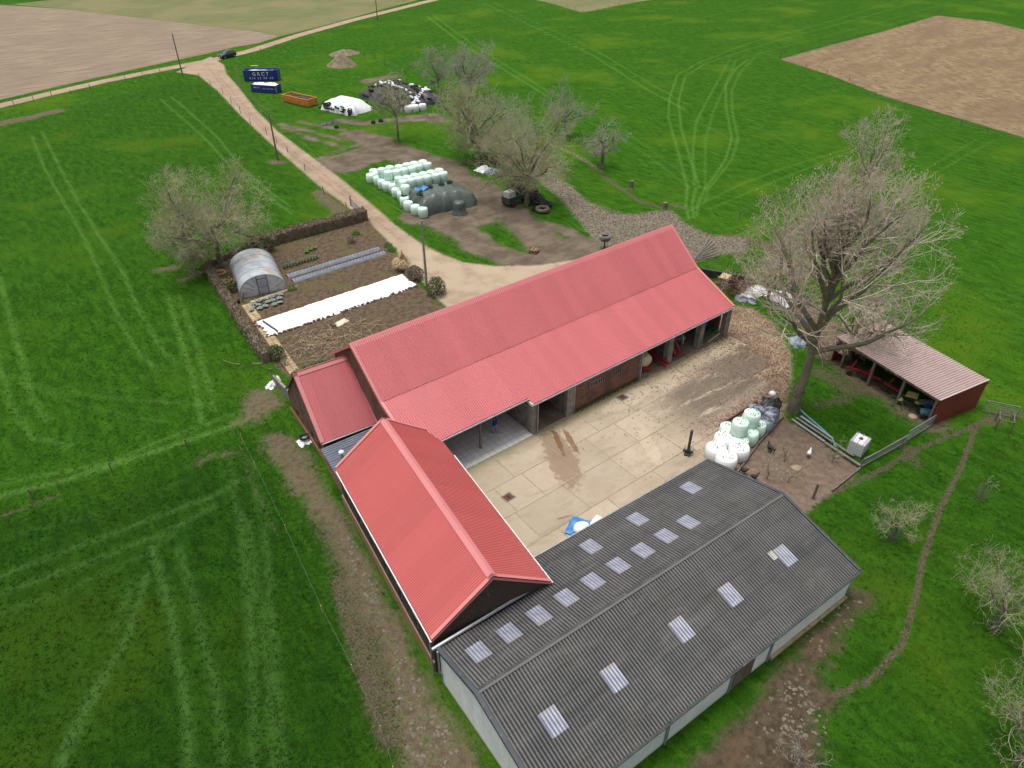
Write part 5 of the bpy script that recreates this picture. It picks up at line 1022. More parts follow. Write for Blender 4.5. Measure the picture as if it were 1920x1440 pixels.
def tyres(n, fn, label, group, s=(.8,1.1)):
    for _ in range(n):
        x,y,z,tl = fn(); o = link('tyre', tym, None, (x,y,z), (random.gauss(0,tl),random.gauss(0,tl),random.uniform(0,6))); k = random.uniform(*s); o.scale = (k,k,k); tag(o, label, 'tyre', group)
def f1():
    u = random.uniform(-1.02,1.0); v = random.choice([-1,-1,-1,1])*random.uniform(.82,1.02) if random.random() < .4 else random.uniform(-1,1)
    if abs(v) < .8: u = -random.uniform(.66,1.12)
    x = wx+.6+u*4.5*cos(wh)-v*3.1*sin(wh); y = wy+1.2+u*4.5*sin(wh)+v*3.1*cos(wh); return x, y, max(0,heap_h(x,y,wx+.6,wy+1.2,wh,4.5,3.1,2.3))+random.uniform(.05,.4), .35
tyres(60, f1, 'black tyre holding down the rim of the white silage sheet', 'tyres round the white silage mound')
def f2():
    u, v = random.uniform(-.95,.95), random.uniform(-.95,.9); x = bx+1.2+u*8.6*cos(bh)-v*5.6*sin(bh); y = by+1.5+u*8.6*sin(bh)+v*5.6*cos(bh); return x, y, heap_h(x,y,bx+1.2,by+1.5,bh,8.6,5.6,3.0)-.05, .3
tyres(110, f2, 'black tyre lying on the big black silage heap', 'tyres on the black silage heap')
sb = MB().lathe([(.02,-.5),(.16,-.45),(.22,-.2),(.22,.2),(.16,.45),(.02,.5)], n=8, ax='x').mesh('sandbag', M['whitewrap'], True)
for k in range(34):
    if k < 14: u, v = -.9+1.8*k/13, -.30+.12*random.random()
    elif k < 26: u, v = .55+.45*(k-14)/11, .7-1.35*(k-14)/11
    else: u, v = random.uniform(-.9,.6), random.uniform(.3,.9)
    x = bx+1.2+u*8.6*cos(bh)-v*5.6*sin(bh); y = by+1.5+u*8.6*sin(bh)+v*5.6*cos(bh); o = link('sandbag', sb, None, (x,y,heap_h(x,y,bx+1.2,by+1.5,bh,8.6,5.6,3.0)+.2), (0,random.uniform(-.3,.3),bh+random.uniform(-.7,.7))); o.scale = (random.uniform(.9,1.7),)*3; tag(o, 'white sandbag weighing down the black silage heap', 'sandbag', 'sandbags on the black silage heap')
for u,v,lb in ((766,211,'white wrapped bale at the foot of the black heap, nearest the small tree'),(779,209,'white wrapped bale at the foot of the black heap, middle one'),(793,207,'grubby white wrapped bale at the corner of the black heap')): x,y,_ = at(u,v); bale(x,y,0,lb,bale_mesh('bale',1.5,1.3,M['whitewrap']),'white bales at the black heap')
rag('black_sheet', 622, 231, 3.2, 1.6, .6, M['black'], 'crumpled black sheet in front of the white silage mound', 'sheet', 2, .3); rag('black_sheet', 606, 235, 1.0, 2.2, .5, M['black'], 'loose grey black sheet end trailing on the grass', 'sheet', 6, 1.2)
for u,v,lb in ((631,240,'black tub on the grass before the silage mounds'),(700,231,'dark bucket on the straw before the silage mounds, nearer the white sheet'),(714,228,'dark bucket on the straw before the silage mounds, nearer the small tree')):
    o = MB().lathe([(.02,.0),(.4,0),(.5,.4),(.44,.42),(.36,.08),(.02,.06)], n=12).obj('rubber_tub', M['black']); o.location = at(u,v); tag(o, lb, 'tub')
# tyre heap under the bare trees
tA, tB = at(968,345), at(1022,392)
def f3():
    t_ = random.random(); r_ = random.gauss(0,.85); d = (tB[0]-tA[0],tB[1]-tA[1]); L = hypot(*d); nx_, ny_ = -d[1]/L, d[0]/L; return tA[0]+d[0]*t_+nx_*r_, tA[1]+d[1]*t_+ny_*r_, max(0, 1.15-abs(r_)*.75)*random.random()*(1-.4*t_), .55
tyres(150, f3, 'black tyre in the long loose heap beside the gravel path', 'tyres heaped beside the gravel path', (.8,1.15))
def f4(): return at(914,302)[0]+random.gauss(0,.9), at(914,302)[1]+random.gauss(0,.8), random.uniform(0,.5), .5
tyres(12, f4, 'black tyre in the small pile by the thick tree trunk', 'tyres by the thick tree trunk')
rag('white_plastic', 906, 318, 2.8, 1.9, .7, M['white'], 'torn white plastic sheet on the mud under the trees', 'plastic', 3, .4); rag('grey_plastic', 924, 322, 2.6, 2.0, .6, M['darkwrap'], 'grey plastic sheet beside the torn white one', 'plastic', 7, .2)
o = MB().torus((0,0,.4), .78, .30, 20, 8).obj('tractor_tyre', M['timber'], None, True); o.location = at(1017,397); tag(o, 'big grey tractor tyre lying flat at the end of the tyre heap', 'tyre')
t = thing('concrete_planter', 'round concrete planter on a pedestal behind the long barn ridge', 'planter', at(1133,466)); MB().lathe([(.11,0),(.10,1.1),(.2,1.15),(.62,1.2),(.78,1.55),(.74,1.95),(.62,1.96),(.60,1.6),(.02,1.55)], n=18).obj('bowl', M['concrete'], t, True)
MB().lathe([(.02,1.64),(.59,1.64)], n=14).obj('earth', M['soil'], t)
t = thing('log_pallet', 'pallet of split logs on the mud behind the long barn', 'pallet', at(1001,473), .5)
for k in range(5): MB().box(-.6,.6,-.55+k*.24,-.41+k*.24,.1,.13).obj('plank', M['timber'], t)
for s in (-.5,0,.4): MB().box(s,s+.1,-.55,.55,0,.1).obj('bearer', M['timber'], t)
for k in range(16): MB().tube([(-.5,-.45+.13*(k%8),.22+.16*(k//8)),(.5,-.45+.13*(k%8)+random.uniform(-.1,.1),.22+.16*(k//8))], .075, 6).obj('log', M['log'] if k%3 else M['rust'], t)
for u,v,h,lb in ((1183,353,1.2,'old grey tree stump in the meadow, farther from the barn'),(1246,392,1.0,'short tree stump by the gravel path')): o = MB().lathe([(.02,0),(.52,0),(.4,.3),(.36,h),(.02,h+.05)], n=11, jit=.1).obj('tree_stump', M['bark'], None); o.location = at(u,v); tag(o, lb, 'stump')

# ------------------------------------------------------------------ trailer and water tanks
def ibc(loc, rz, label, h=1.0):
    t = thing('tank_container', label, 'water tank', loc, rz); MB().box(-.56,.56,-.47,.47,.16,1.12,.07).obj('tank', M['whitewrap'], t); MB().lathe([(.02,1.12),(.13,1.12),(.13,1.17),(.02,1.17)], n=10).obj('cap', M['rust'], t)
    b = MB()
    for z in (.2,.42,.64,.86,1.08):
        for s in (-1,1): b.bar((-.6,s*.5,z),(.6,s*.5,z),.014); b.bar((s*.6,-.5,z),(s*.6,.5,z),.014)
    for k in range(7):
        for s in (-1,1): b.bar((-.6+k*.2,s*.5,.14),(-.6+k*.2,s*.5,1.1),.014); b.bar((s*.6,-.5+k*.167,.14),(s*.6,-.5+k*.167,1.1),.014)
    for k in range(3): b.bar((-.6,-.35+k*.35,1.14),(.6,-.35+k*.35,1.14),.03)
    b.obj('cage_grating', M['grey_steel'], t); MB().box(-.6,.6,-.5,.5,0,.13).obj('pallet', M['timber'], t)
    return t
o = ibc((38.75,-10.2,0), R(8), 'white caged water tank with rusty lid standing at the pen corner'); o.scale = (1.25,1.25,1.3)
th = heading((948,386),(985,372)); x,y,_ = at(962,382); tr = thing('farm_trailer', 'small dark green trailer with red wheels beside the tyre heap', 'trailer', (x,y,0), th)
for nm,a in (('side_board',(-1.6,1.5,-.8,-.74)),('side_board',(-1.6,1.5,.74,.8)),('end_board',(-1.6,-1.54,-.73,.73)),('end_board',(1.44,1.5,-.73,.73))): MB().box(*a,.75,1.35).obj(nm, simple('trailer_green',(.028,.065,.045),(.04,.085,.06),2,.6) if nm == 'side_board' and a[2] < 0 else bpy.data.materials['trailer_green'], tr)
MB().box(-1.6,1.5,-.75,.75,.62,.74).obj('bed', M['timber'], tr); MB().bar((1.5,0,.6),(3.0,0,.45),.1).obj('drawbar', M['rust'], tr); MB().bar((-.6,-.9,.45),(-.6,.9,.45),.1).obj('axle', M['rust'], tr)
for s in (-1,1): wv = MB().torus((0,0,0), .36, .13, 16, 7, Euler((pi/2,0,0))).obj('wheel', M['rubber'], tr, True, loc=(-.9,s*.95,.48)); MB().lathe([(.02,-.05),(.3,-.07),(.3,.07),(.02,.05)], n=12, ax='y').obj('rim', M['red'], wv)
o = ibc((x-.75*cos(th),y-.75*sin(th),.75), th, 'white caged tank riding on the small green trailer'); o.scale = (1.15,1.25,1.25)

# ------------------------------------------------------------------ pen, shed yard and odds along them
def board(p, q, z, w, h, mat, name, label, cat, lift=0, group=None):
    a, c = at(*p), at(*q); b = MB().bar((0,0,z),(c[0]-a[0],c[1]-a[1],z),w,h).obj(name, mat); b.location = (a[0],a[1],lift); return tag(b, label, cat, group)
board((1468,783),(1420,836),.14,.12,.3,M['timber'],'pen_edging','timber edging between striped bales and the brown pen, upper half','edging'); board((1420,836),(1382,888),.13,.12,.28,M['timber'],'pen_edging','timber edging between white bales and the brown pen, lower half','edging')
board((1612,880),(1560,922),.12,.12,.25,M['timber'],'pen_edging','timber edging along the pen side towards the orchard','edging')
for k,(p,q,lb) in enumerate((((1484,788),(1545,830),'grey plank at the pen edge nearest the tree'),((1492,786),(1600,858),'long grey plank lying along the pen edge'),((1500,784),(1560,826),'grey gutter lying outermost along the pen edge'),((1545,834),(1612,878),'weathered plank at the pen edge by the white tank'))): board(p,q,.12+.05*k,.22,.07,M['concrete'] if k%2 else M['grey_steel'],'plank',lb,'plank',.02)
P_ = [at(u,v) for u,v in ((1492,768),(1515,788),(1540,808),(1560,826),(1566,840))]; o = MB().tube([(p[0]-P_[0][0],p[1]-P_[0][1],.35-.06*i) for i,p in enumerate(P_)], .09, 8).obj('blue_pipe', M['pipe']); o.location = (P_[0][0],P_[0][1],0); tag(o, 'curved blue plastic pipe between the pen and the shed grass', 'pipe')
def panel(p, q, h, label, mat):
    a, c = at(*p), at(*q); L = hypot(c[0]-a[0],c[1]-a[1]); t = thing('metal_hurdle', label, 'hurdle', (a[0],a[1],0), atan2(c[1]-a[1],c[0]-a[0]))
    for z in (.15,h): MB().bar((0,0,z),(L,0,z),.05).obj('rail', M['grey_steel'], t)
    for x in (0,L): MB().bar((x,0,.0),(x,0,h),.05).obj('upright', M['grey_steel'], t)
    b = MB()
    for k in range(1,int(L/.16)): b.bar((k*.16,0,.16),(k*.16,0,h),.014)
    for k in range(1,7): b.bar((0,0,h*k/7),(L,0,h*k/7),.014)
    b.obj('mesh_grating', mat, t); return t
panel((1698,828),(1747,798),1.2,'metal mesh hurdle against the maroon shed wall',M['grey_steel']); panel((1841,772),(1903,785),1.3,'metal mesh hurdle behind the maroon shed wall',M['grey_steel']); panel((1612,878),(1698,830),.9,'low mesh hurdle from the pen corner towards the shed',M['wire'])
t = thing('timber_frame', 'small wooden frame of posts and rails in the orchard grass', 'frame', at(1880,800), .4)
for x,y in ((-.7,-.5),(.7,-.5),(.7,.6),(-.7,.6)): MB().tube([(x,y,0),(x,y,1.2)], .06, 6).obj('post', M['timber'], t)
for p,q in (((-.7,-.5,1.1),(.7,-.5,1.1)),((-.7,.6,1.1),(.7,.6,1.1)),((-.7,-.5,1.1),(-.7,.6,1.1))): MB().bar(p,q,.08).obj('rail', M['timber'], t)
def hen(u, v, mat, label, rz):
    t = thing('hen', label, 'hen', at(u,v), rz); b = MB()
    loft(b, [[(x, r*cos(2*pi*k/8), z+rz2*sin(2*pi*k/8)) for k in range(8)] for x,r,z,rz2 in ((-.30,.02,.46,.05),(-.22,.08,.38,.09),(-.08,.15,.30,.14),(.08,.14,.30,.14),(.17,.08,.38,.11),(.20,.05,.48,.06),(.22,.055,.55,.055),(.29,.02,.55,.02))]); b.obj('body', mat, t, True)
    for s in (-.05,.05): MB().tube([(0,s,.2),(.0,s,.03),(.07,s,.0)], .012, 4).obj('leg', M['yellow'], t)
    MB().add([(.2,0,.6),(.25,0,.66),(.29,0,.6)], [(0,1,2)]).obj('comb', M['red'], t); t.scale = (1.3,)*3
hen(1441,845,M['feather'],'black hen in the brown pen, nearer the bales',1.0); hen(1447,850,M['feather'],'black hen turned the other way beside another hen',-2.0); hen(1515,856,M['whitewrap'],'white hen standing alone in the brown pen',.3)
hen(1393,888,M['feather'],'black hen by the corner of the grey roof edge',2.2); hen(1413,900,M['feather'],'black hen at the pen foot near the grey roof',-.6)
o = MB().tube([(0,0,0),(.05,0,1.6)], .11, 7).obj('dark_post', M['pole']); o.location = at(1524,935); tag(o, 'dark post at the lower end of the brown pen', 'post')
o = MB().lathe([(.02,0),(.45,0),(.4,.2),(.02,.3)], n=9, jit=.2).obj('pale_stone', M['sand']); o.location = at(1492,880); tag(o, 'pale stone lying in the middle of the brown pen', 'stone')

# behind the long barn's far end
o = MB().box(-.15,.15,-2.6,2.6,0,1.0).obj('low_wall', M['black']); o.location = at(1352,524); o.rotation_euler = (0,0,heading((1325,515),(1352,520))-pi/2); tag(o, 'low dark wall at the far end of the long barn', 'wall')
t = thing('crate_box', 'wooden crate with a pale open top beside the far barn end', 'crate', at(1357,533), .3); MB().box(-.75,.75,-.6,.6,0,1.05).obj('sides', M['timber'], t); MB().box(-.68,.68,-.53,.53,1.05,1.12,.03).obj('top', M['straw'], t)
for k in range(7):
    o = MB().tube([(0,0,.1+.05*k),(4.2+.3*k,(-.9+.3*k)*.6,.12+.02*k)], .06, 5).obj('pale_pole', M['concrete']); o.location = at(1293+3*k,492-k*2); o.rotation_euler = (0,0,R(-8+5*k)); tag(o, 'weathered grey pole in the loose bundle behind the barn gable', 'pole', 'grey poles behind the barn gable')
for k,(u,v,sx,sy,h,m,lb) in enumerate(((1408,553,2.6,1.8,.9,'white','crumpled pale plastic under the far bare branches'),(1425,545,1.6,2.6,.8,'white','upright folded plastic beside the crumpled one'),(1467,562,3.2,2.2,1.1,'white','large white plastic bundle under the tall tree'),(1398,563,2.2,1.2,.5,'darkwrap','greyish plastic scrap near the barn corner'),(1500,642,2.2,1.8,1.2,'darkwrap','dark bluish plastic bundle against the tree trunk'),(1505,600,1.5,1.2,.6,'darkwrap','small grey plastic bundle behind the trunk'))): rag('plastic_bundle', u, v, sx, sy, h, M[m], lb, 'plastic', 11+k, k*.7)
t = thing('brush_heap', 'heap of reddish brush and rusty scrap at the far barn corner', 'brush heap', at(1380,540)); b = MB()
for k in range(260): p = Vector((random.gauss(0,1.3),random.gauss(0,1.0),random.uniform(.05,1.0))); d = Vector((random.gauss(0,1),random.gauss(0,1),random.gauss(0,.4))).normalized()*random.uniform(.4,1.0); b.tube([p-d,p+d], .022, 3, False)
b.obj('branches', M['rust'], t)
# ------------------------------------------------------------------ machines in the bays and the shed
def wheel(t, x, y, z, r, wd=.3, rim='red'): wv = MB().lathe([(r*.55,-wd/2),(r*.93,-wd/2),(r,-wd/4),(r,wd/4),(r*.93,wd/2),(r*.55,wd/2)], (x,y,z), 18, 'y').obj('wheel', M['rubber'], t); MB().lathe([(.02,-wd*.3),(r*.55,-wd*.4),(r*.55,wd*.4),(.02,wd*.3)], (x,y,z), 12, 'y').obj('rim', M[rim], wv)
t = thing('field_sprayer', 'cream tank sprayer with a red boom parked in the bay next to the brick wall', 'sprayer', (33.6,9.9,.05), R(78))
MB().lathe([(.02,-1.0),(.5,-.98),(.66,-.8),(.70,0),(.66,.8),(.5,.98),(.02,1.0)], (0,0,1.15), 16, 'x').obj('tank', M['cream'], t, True); MB().lathe([(.02,1.82),(.25,1.82),(.25,1.95),(.02,1.97)], n=12).obj('lid', M['black'], t); MB().box(-1.2,1.2,-.5,.5,.35,.5).obj('frame', M['red'], t)
for s in (-.85,.85): wheel(t,.1,s,.5,.5)
for k in (0,.4): MB().bar((-1.6,-1.9-k,.45+k*.4),(1.3,-1.6-k*.6,.45+k*.4),.16).obj('boom', M['red'], t)
t = thing('red_trailer_machine', 'red implement with a cream hopper half hidden behind the first pillar', 'implement', (35.1,11.2,.05), R(70)); MB().lathe([(.02,0),(.55,.02),(.75,.5),(.72,.55),(.02,.4)], (0,0,1.0), 14).obj('hopper', M['cream'], t, True); MB().box(-1.3,1.3,-.4,.4,.5,.75).obj('frame', M['red'], t)
for s in (-.7,.7): wheel(t,0,s,.45,.45)
t = thing('red_loader_arm', 'red lifting arms standing in the second open bay', 'implement', (38.0,9.6,.05), R(95))
for s in (-.4,.4): MB().bar((-.6,s,.1),(.5,s*.8,1.7),.2).obj('arm', M['red'], t); MB().bar((.5,s*.8,1.7),(1.4,s*.8,1.2),.16).obj('arm', M['red'], t)
MB().bar((-.6,-.5,.15),(-.6,.5,.15),.18).obj('crossbar', M['red'], t); MB().bar((.5,-.4,1.6),(.5,.4,1.6),.12).obj('crossbar', M['red'], t)
t = thing('grey_wheel_set', 'grey spoked wheel set standing beside the second pillar', 'wheel set', (39.8,10.2,.05), R(60)); MB().torus((0,0,.75), .62, .12, 18, 7, Euler((pi/2,0,0))).obj('ring', M['grey_steel'], t, True)
for k in range(5): MB().bar((0,0,.75),(.6*cos(k*1.257),0,.75+.6*sin(k*1.257)),.06).obj('spoke', M['grey_steel'], t)
MB().bar((0,-.5,.75),(0,.7,.75),.12).obj('axle', M['grey_steel'], t)
t = thing('green_harrow', 'green folding harrow frame in the last open bay', 'harrow', (43.1,9.9,.05), R(12))
for k in range(4): MB().bar((-1.5,-.9+k*.55,.45),(1.5,-.9+k*.55,.45),.1).obj('beam', M['green'], t)
for k in range(4): MB().bar((-1.3+k*.85,-.95,.5),(-1.3+k*.85,.8,.5),.1).obj('rail', M['green'], t)
for k in range(10): MB().tube([(-1.4+k*.31,-.9+(k%4)*.55,.45),(-1.35+k*.31,-.9+(k%4)*.55,0)], .03, 5).obj('tine', M['green'], t)
MB().bar((-1.2,-1.2,.2),(1.0,-1.4,.35),.08).obj('drawbar', M['straw'], t)
t = thing('blue_drum', 'blue plastic drum in the last bay beside the corner pillar', 'drum', (44.3,10.6,.05)); MB().lathe([(.02,0),(.28,0),(.30,.3),(.28,.32),(.30,.6),(.27,.9),(.02,.92)], n=16).obj('barrel', M['mblue'], t, True); MB().lathe([(.02,.92),(.06,.92),(.05,.96)], (.12,0,0), 8).obj('cap', M['white'], t)
def at_shed(lx, ly): c, s = cos(SHA+pi), sin(SHA+pi); return (pa[0]+lx*c-ly*s, pa[1]+lx*s+ly*c, 0)
t = thing('hay_tedder', 'green and yellow rotary tedder folded in the open shed', 'tedder', at_shed(3.0,-.9), SHA+.4)
for x,y in ((-.7,-.3),(.7,.2)):
    MB().lathe([(.02,.5),(.3,.52),(.2,.7),(.02,.72)], (x,y,0), 12).obj('rotor', M['yellow'], t)
    for k in range(6): a = k*1.047; MB().tube([(x,y,.6),(x+.85*cos(a),y+.85*sin(a),.45+.15*(k%2)),(x+.95*cos(a+.1),y+.95*sin(a+.1),.05)], .03, 5).obj('arm', M['green'], t)
MB().bar((-1.0,0,.85),(1.1,.1,.85),.12).obj('beam', M['green'], t); MB().add([(-.4,-.5,1.15),(.6,-.4,1.2),(.5,.4,1.35),(-.4,.3,1.3)], [(0,1,2,3)]).obj('guard', M['yellow'], t)
t = thing('blue_seat_mower', 'blue machine with a grey tray near the maroon end wall', 'machine', at_shed(1.1,-.9), SHA+.9); MB().box(-.5,.5,-.3,.3,.3,.75,.06).obj('body', M['pipe'], t); MB().box(-.25,.25,.3,.4,.7,1.15,.03).obj('seat', M['mblue'], t); MB().box(-.5,.7,.5,1.3,.95,1.0).obj('tray', M['grey_steel'], t)
for x in (-.4,.4):
    for s in (-.38,.38): wheel(t,x,s,.25,.25,.16,'grey_steel')
for k,(lx,ly,lb) in enumerate(((5.0,-1.0,'red rake implement in the middle of the open shed'),(7.2,-.8,'red cultivator under the drooping branches in the shed'),(8.6,-.3,'red seed drill at the far end of the open shed'))):
    t = thing('red_implement', lb, 'implement', at_shed(lx,ly), SHA+.3*k); MB().bar((-.9,0,.7),(.9,0,.7),.16).obj('beam', M['red'], t); MB().bar((0,0,.7),(0,1.2,.5),.12).obj('drawbar', M['red'], t); MB().bar((-.5,0,.7),(-.2,.1,1.6),.1).obj('mast', M['red'], t)
    for j in range(7): MB().tube([(-.9+.3*j,0,.7),(-.9+.3*j,-.4,.4),(-.9+.3*j,-.25,.02)], .03, 5).obj('tine', M['rust'], t)
    for s in (-.8,.8): wheel(t,s*.6,.35*s,.3,.3,.15)
o = MB().lathe([(.02,0),(.4,0),(.38,.12),(.02,.14)], n=12).obj('stone_disc', M['sand']); o.location = at(1711,782); tag(o, 'round pale disc on the ground before the shed', 'disc')

# ------------------------------------------------------------------ the person under the eave
def person(x, y, z, rz, label):
    t = None; V_ = [(0,0,.95),(0,0,1.12),(0,.0,1.32),(0,0,1.47),(.02,0,1.55),(.03,0,1.68)]; E_ = [(0,1),(1,2),(2,3),(3,4),(4,5)]; Rr = [.145,.14,.165,.09,.055,.10]
    def chain(root, pts, rs):
        p = root
        for q, r in zip(pts, rs): V_.append(q); Rr.append(r); E_.append((p,len(V_)-1)); p = len(V_)-1
    chain(0, [(.04,.10,.88),(.18,.10,.50),(.04,.10,.09),(.19,.11,.035)], [.10,.075,.05,.042]); chain(0, [(-.02,-.10,.88),(-.10,-.10,.50),(-.30,-.10,.14),(-.19,-.11,.04)], [.10,.075,.05,.042])
    chain(2, [(0,.20,1.40),(-.06,.27,1.14),(.06,.28,.92),(.10,.28,.82)], [.075,.055,.042,.045]); chain(2, [(0,-.20,1.40),(.05,-.27,1.14),(.20,-.26,.96),(.25,-.25,.87)], [.075,.055,.042,.045])
    me = bpy.data.meshes.new('person'); me.from_pydata(V_, E_, []); o = bpy.data.objects.new('tmp', me); COL.objects.link(o)
    mo = o.modifiers.new('s','SKIN'); 
    for i, r in enumerate(Rr): me.skin_vertices[0].data[i].radius = (r, r)
    me.skin_vertices[0].data[0].use_root = True; ms = o.modifiers.new('d','SUBSURF'); ms.levels = 2; ms.render_levels = 2
    dg = bpy.context.evaluated_depsgraph_get(); m2 = bpy.data.meshes.new_from_object(o.evaluated_get(dg)); bpy.data.objects.remove(o)
    for k in ('clothb','clothg','skin','black'): m2.materials.append(M[k])
    for p in m2.polygons:
        c = p.center; p.use_smooth = True
        p.material_index = 3 if c.z < .10 else 1 if c.z < .93 and abs(c.y) < .23 else 2 if (c.z > 1.52 or (abs(c.y) > .22 and c.z < .92)) else 0
    r = link('person', m2, None, (x,y,z), (0,0,rz)); tag(r, label, 'person')
    h = MB(); h.lathe([(.02,-.02),(.085,-.01),(.115,.06),(.10,.12),(.02,.155)], (.015,0,1.65), 12); h.obj('hair', M['hair'], r, True)
    for s in (-.035,.035): MB().lathe([(.004,0),(.012,.005),(.004,.012)], (.125,s,1.69), 6, 'x').obj('eye', M['dark'], r)
    MB().lathe([(.016,0),(.01,.02),(.003,.03)], (.125,0,1.66), 6, 'x').obj('nose', M['skin'], r)
    for s in (-1,1):
        hd = (.10,.28,.80) if s > 0 else (.26,-.25,.85)
        for k in range(5): q = (k-2)*.018; MB().tube([hd,(hd[0]+q,hd[1],hd[2]-.06),(hd[0]+q+.01,hd[1]-.01*s,hd[2]-.10+abs(k-2)*.008)], [.012,.010,.007], 5).obj('finger', M['skin'], r)
    return r
x,y,_ = at(928,812,.09); person(x,y,.09,R(100),'person in blue jacket and pale trousers walking on the paved floor under the eave')

# ------------------------------------------------------------------ trees
def tree_segs(rs, H, Rc, th, r0, nl=(8,6,5,5), lean=(0,0), droop=.0, up=.12, trunk_n=5, wig=.22, zc=None, flat=1.0, spread=(.35,1.25), stiff=1.0, zb=None, tz=.35):
    """(thick segments, thin segments) of a bare tree standing at the origin"""
    rnd = random.Random(rs); thick, thin, tips = [], [], []
    zb = th if zb is None else zb; zc = zc if zc is not None else (th+H)/2; rzv = (H-zc)
    def inside(p): return ((p.x-lean[0]*p.z/H)/Rc)**2+((p.y-lean[1]*p.z/H)/Rc)**2+((p.z-zc)/(rzv*flat if p.z > zc else (zc-zb)*1.25+.5))**2
    def branch(p, d, L, r, lev):
        n = (6,5,3,2)[min(lev-1,3)]; st = L/n; kids = nl[lev] if lev < len(nl) else 0
        for i in range(n):
            j = Vector((rnd.gauss(0,1),rnd.gauss(0,1),rnd.gauss(0,1)))*wig*(1+.25*lev)/stiff
            d = (d+j+Vector((0,0,up-droop*(i/n)*(lev >= 2)))).normalized(); q = p+d*st
            if inside(q) > 1.0 and lev > 1 and i > 0: d = (d*.5+Vector((0,0,.1))).normalized(); q = p+d*st*.5
            ra, rb = r*(1-.72*i/n), r*(1-.72*(i+1)/n)
            (thick if lev <= 1 else thin).append((tuple(p),tuple(q),ra,rb)); p = q
            if kids and i >= (1 if lev == 1 else 0):
                m = kids/(n-(1 if lev == 1 else 0)); m = int(m)+(rnd.random() < m-int(m))
                for _ in range(m):
                    ax = d.orthogonal().normalized(); ax.rotate(__import__('mathutils').Quaternion(d, rnd.uniform(0,6.283))); a = rnd.uniform(.45,1.05)
                    branch(p, (d*cos(a)+ax*sin(a)).normalized(), max(L*rnd.uniform(.36,.6)*(1-.2*i/n), (0,1.6,1.25,.7)[min(lev,3)]*Rc/7.5*rnd.uniform(.7,1.25)), rb*rnd.uniform(.5,.72), lev+1)
        if lev >= 3: tips.append(tuple(p))
    p = Vector((0,0,0)); n = trunk_n; top = Vector((lean[0]*th/H,lean[1]*th/H,th)); pts = [p]
    for i in range(1,n+1): pts.append(Vector((0,0,0)).lerp(top,i/n)+Vector((rnd.gauss(0,.05),rnd.gauss(0,.05),0))*r0*3)
    for i in range(n): thick.append((tuple(pts[i]),tuple(pts[i+1]),r0*(1.25-.4*min(1,i)-.25*i/n) if i == 0 else r0*(1-(.3 if tz < .4 else .8)*i/n),r0*(1-(.3 if tz < .4 else .8)*(i+1)/n)))
    k = nl[0]; ga = rnd.uniform(0,6)
    for i in range(k):
        ga += 2.4; el = spread[0]+(spread[1]-spread[0])*(i+.5)/k; d = Vector((cos(ga)*cos(el),sin(ga)*cos(el),sin(el))); t_ = 1-tz*(1-(i+.5)/k)*(rnd.random() if tz < .4 else rnd.uniform(.8,1.1)); s = Vector((0,0,0)).lerp(top,t_)
        L = 0
        while L < H*1.3 and inside(s+d*(L+.3)+Vector((0,0,up*L*.5))) < .92: L += .25
        branch(s, d, max(L,Rc*.45)*rnd.uniform(.85,1.05), r0*rnd.uniform(.38,.58), 1)
    return thick, thin, tips
def tubes(segs, n, cone=False):
    S = np.array([(*a,*b,ra,rb) for a,b,ra,rb in segs]); p, q, ra, rb = S[:,:3], S[:,3:6], S[:,6], S[:,7]; d = q-p; d /= np.linalg.norm(d,axis=1,keepdims=True)+1e-9
    h = np.where(np.abs(d[:,2:3]) < .9, np.array([[0,0,1.]]), np.array([[1.,0,0]])); u = np.cross(d,h); u /= np.linalg.norm(u,axis=1,keepdims=True); v = np.cross(d,u); N = len(S)
    an = 2*pi*np.arange(n)/n; ring = u[:,None]*np.cos(an)[None,:,None]+v[:,None]*np.sin(an)[None,:,None]
    A_ = p[:,None]+ring*ra[:,None,None]; B_ = q[:,None]+ring*rb[:,None,None]; V_ = np.concatenate([A_,B_],1).reshape(-1,3)
    i = np.arange(n); f = np.stack([i,(i+1)%n,n+(i+1)%n,n+i],1); F = (f[None]+(np.arange(N)*2*n)[:,None,None]).reshape(-1,4)
    return V_, F
def np_mesh(name, V_, F, mat, smooth=True):
    k = F.shape[1]; me = bpy.data.meshes.new(name); me.vertices.add(len(V_)); me.vertices.foreach_set('co', V_.astype(np.float32).ravel()); me.loops.add(F.size); me.loops.foreach_set('vertex_index', F.astype(np.int32).ravel())
    me.polygons.add(len(F)); me.polygons.foreach_set('loop_start', np.arange(0,F.size,k,dtype=np.int32)); me.polygons.foreach_set('loop_total', np.full(len(F),k,np.int32)); me.polygons.foreach_set('use_smooth', np.full(len(F),smooth)); me.materials.append(mat); me.update(); return me
def bark_mat(name, a, b, moss, f=.5):
    g = NG(name); n = g.noise(1.3,g.tc,5,.65); c = g.mix(g.step(n,.35,.65),a,b); nz = g.xyz(g.t.nodes.new('ShaderNodeNewGeometry').outputs['Normal'])[2]
    c = g.mix(g.m('MULTIPLY', g.step(g.noise(.6,g.tc,4),.42,.6), f), c, moss); g.bump(g.noise(8,g.tc,4), .3, .03); return g.done(c,.95,.08)
B1 = bark_mat('grey_bark',(.13,.11,.085),(.20,.175,.145),(.20,.21,.085),.5); T1 = bark_mat('mossy_twigs',(.31,.295,.20),(.40,.385,.275),(.36,.385,.15),.65); T2 = bark_mat('grey_twigs',(.31,.285,.25),(.40,.375,.34),(.32,.315,.19),.4); T3m = bark_mat('reddish_twigs',(.43,.37,.305),(.55,.485,.41),(.42,.36,.24),.35)
M['bud'] = simple('reddish_bud',(.36,.22,.16),(.44,.30,.23),2,.9,.1)
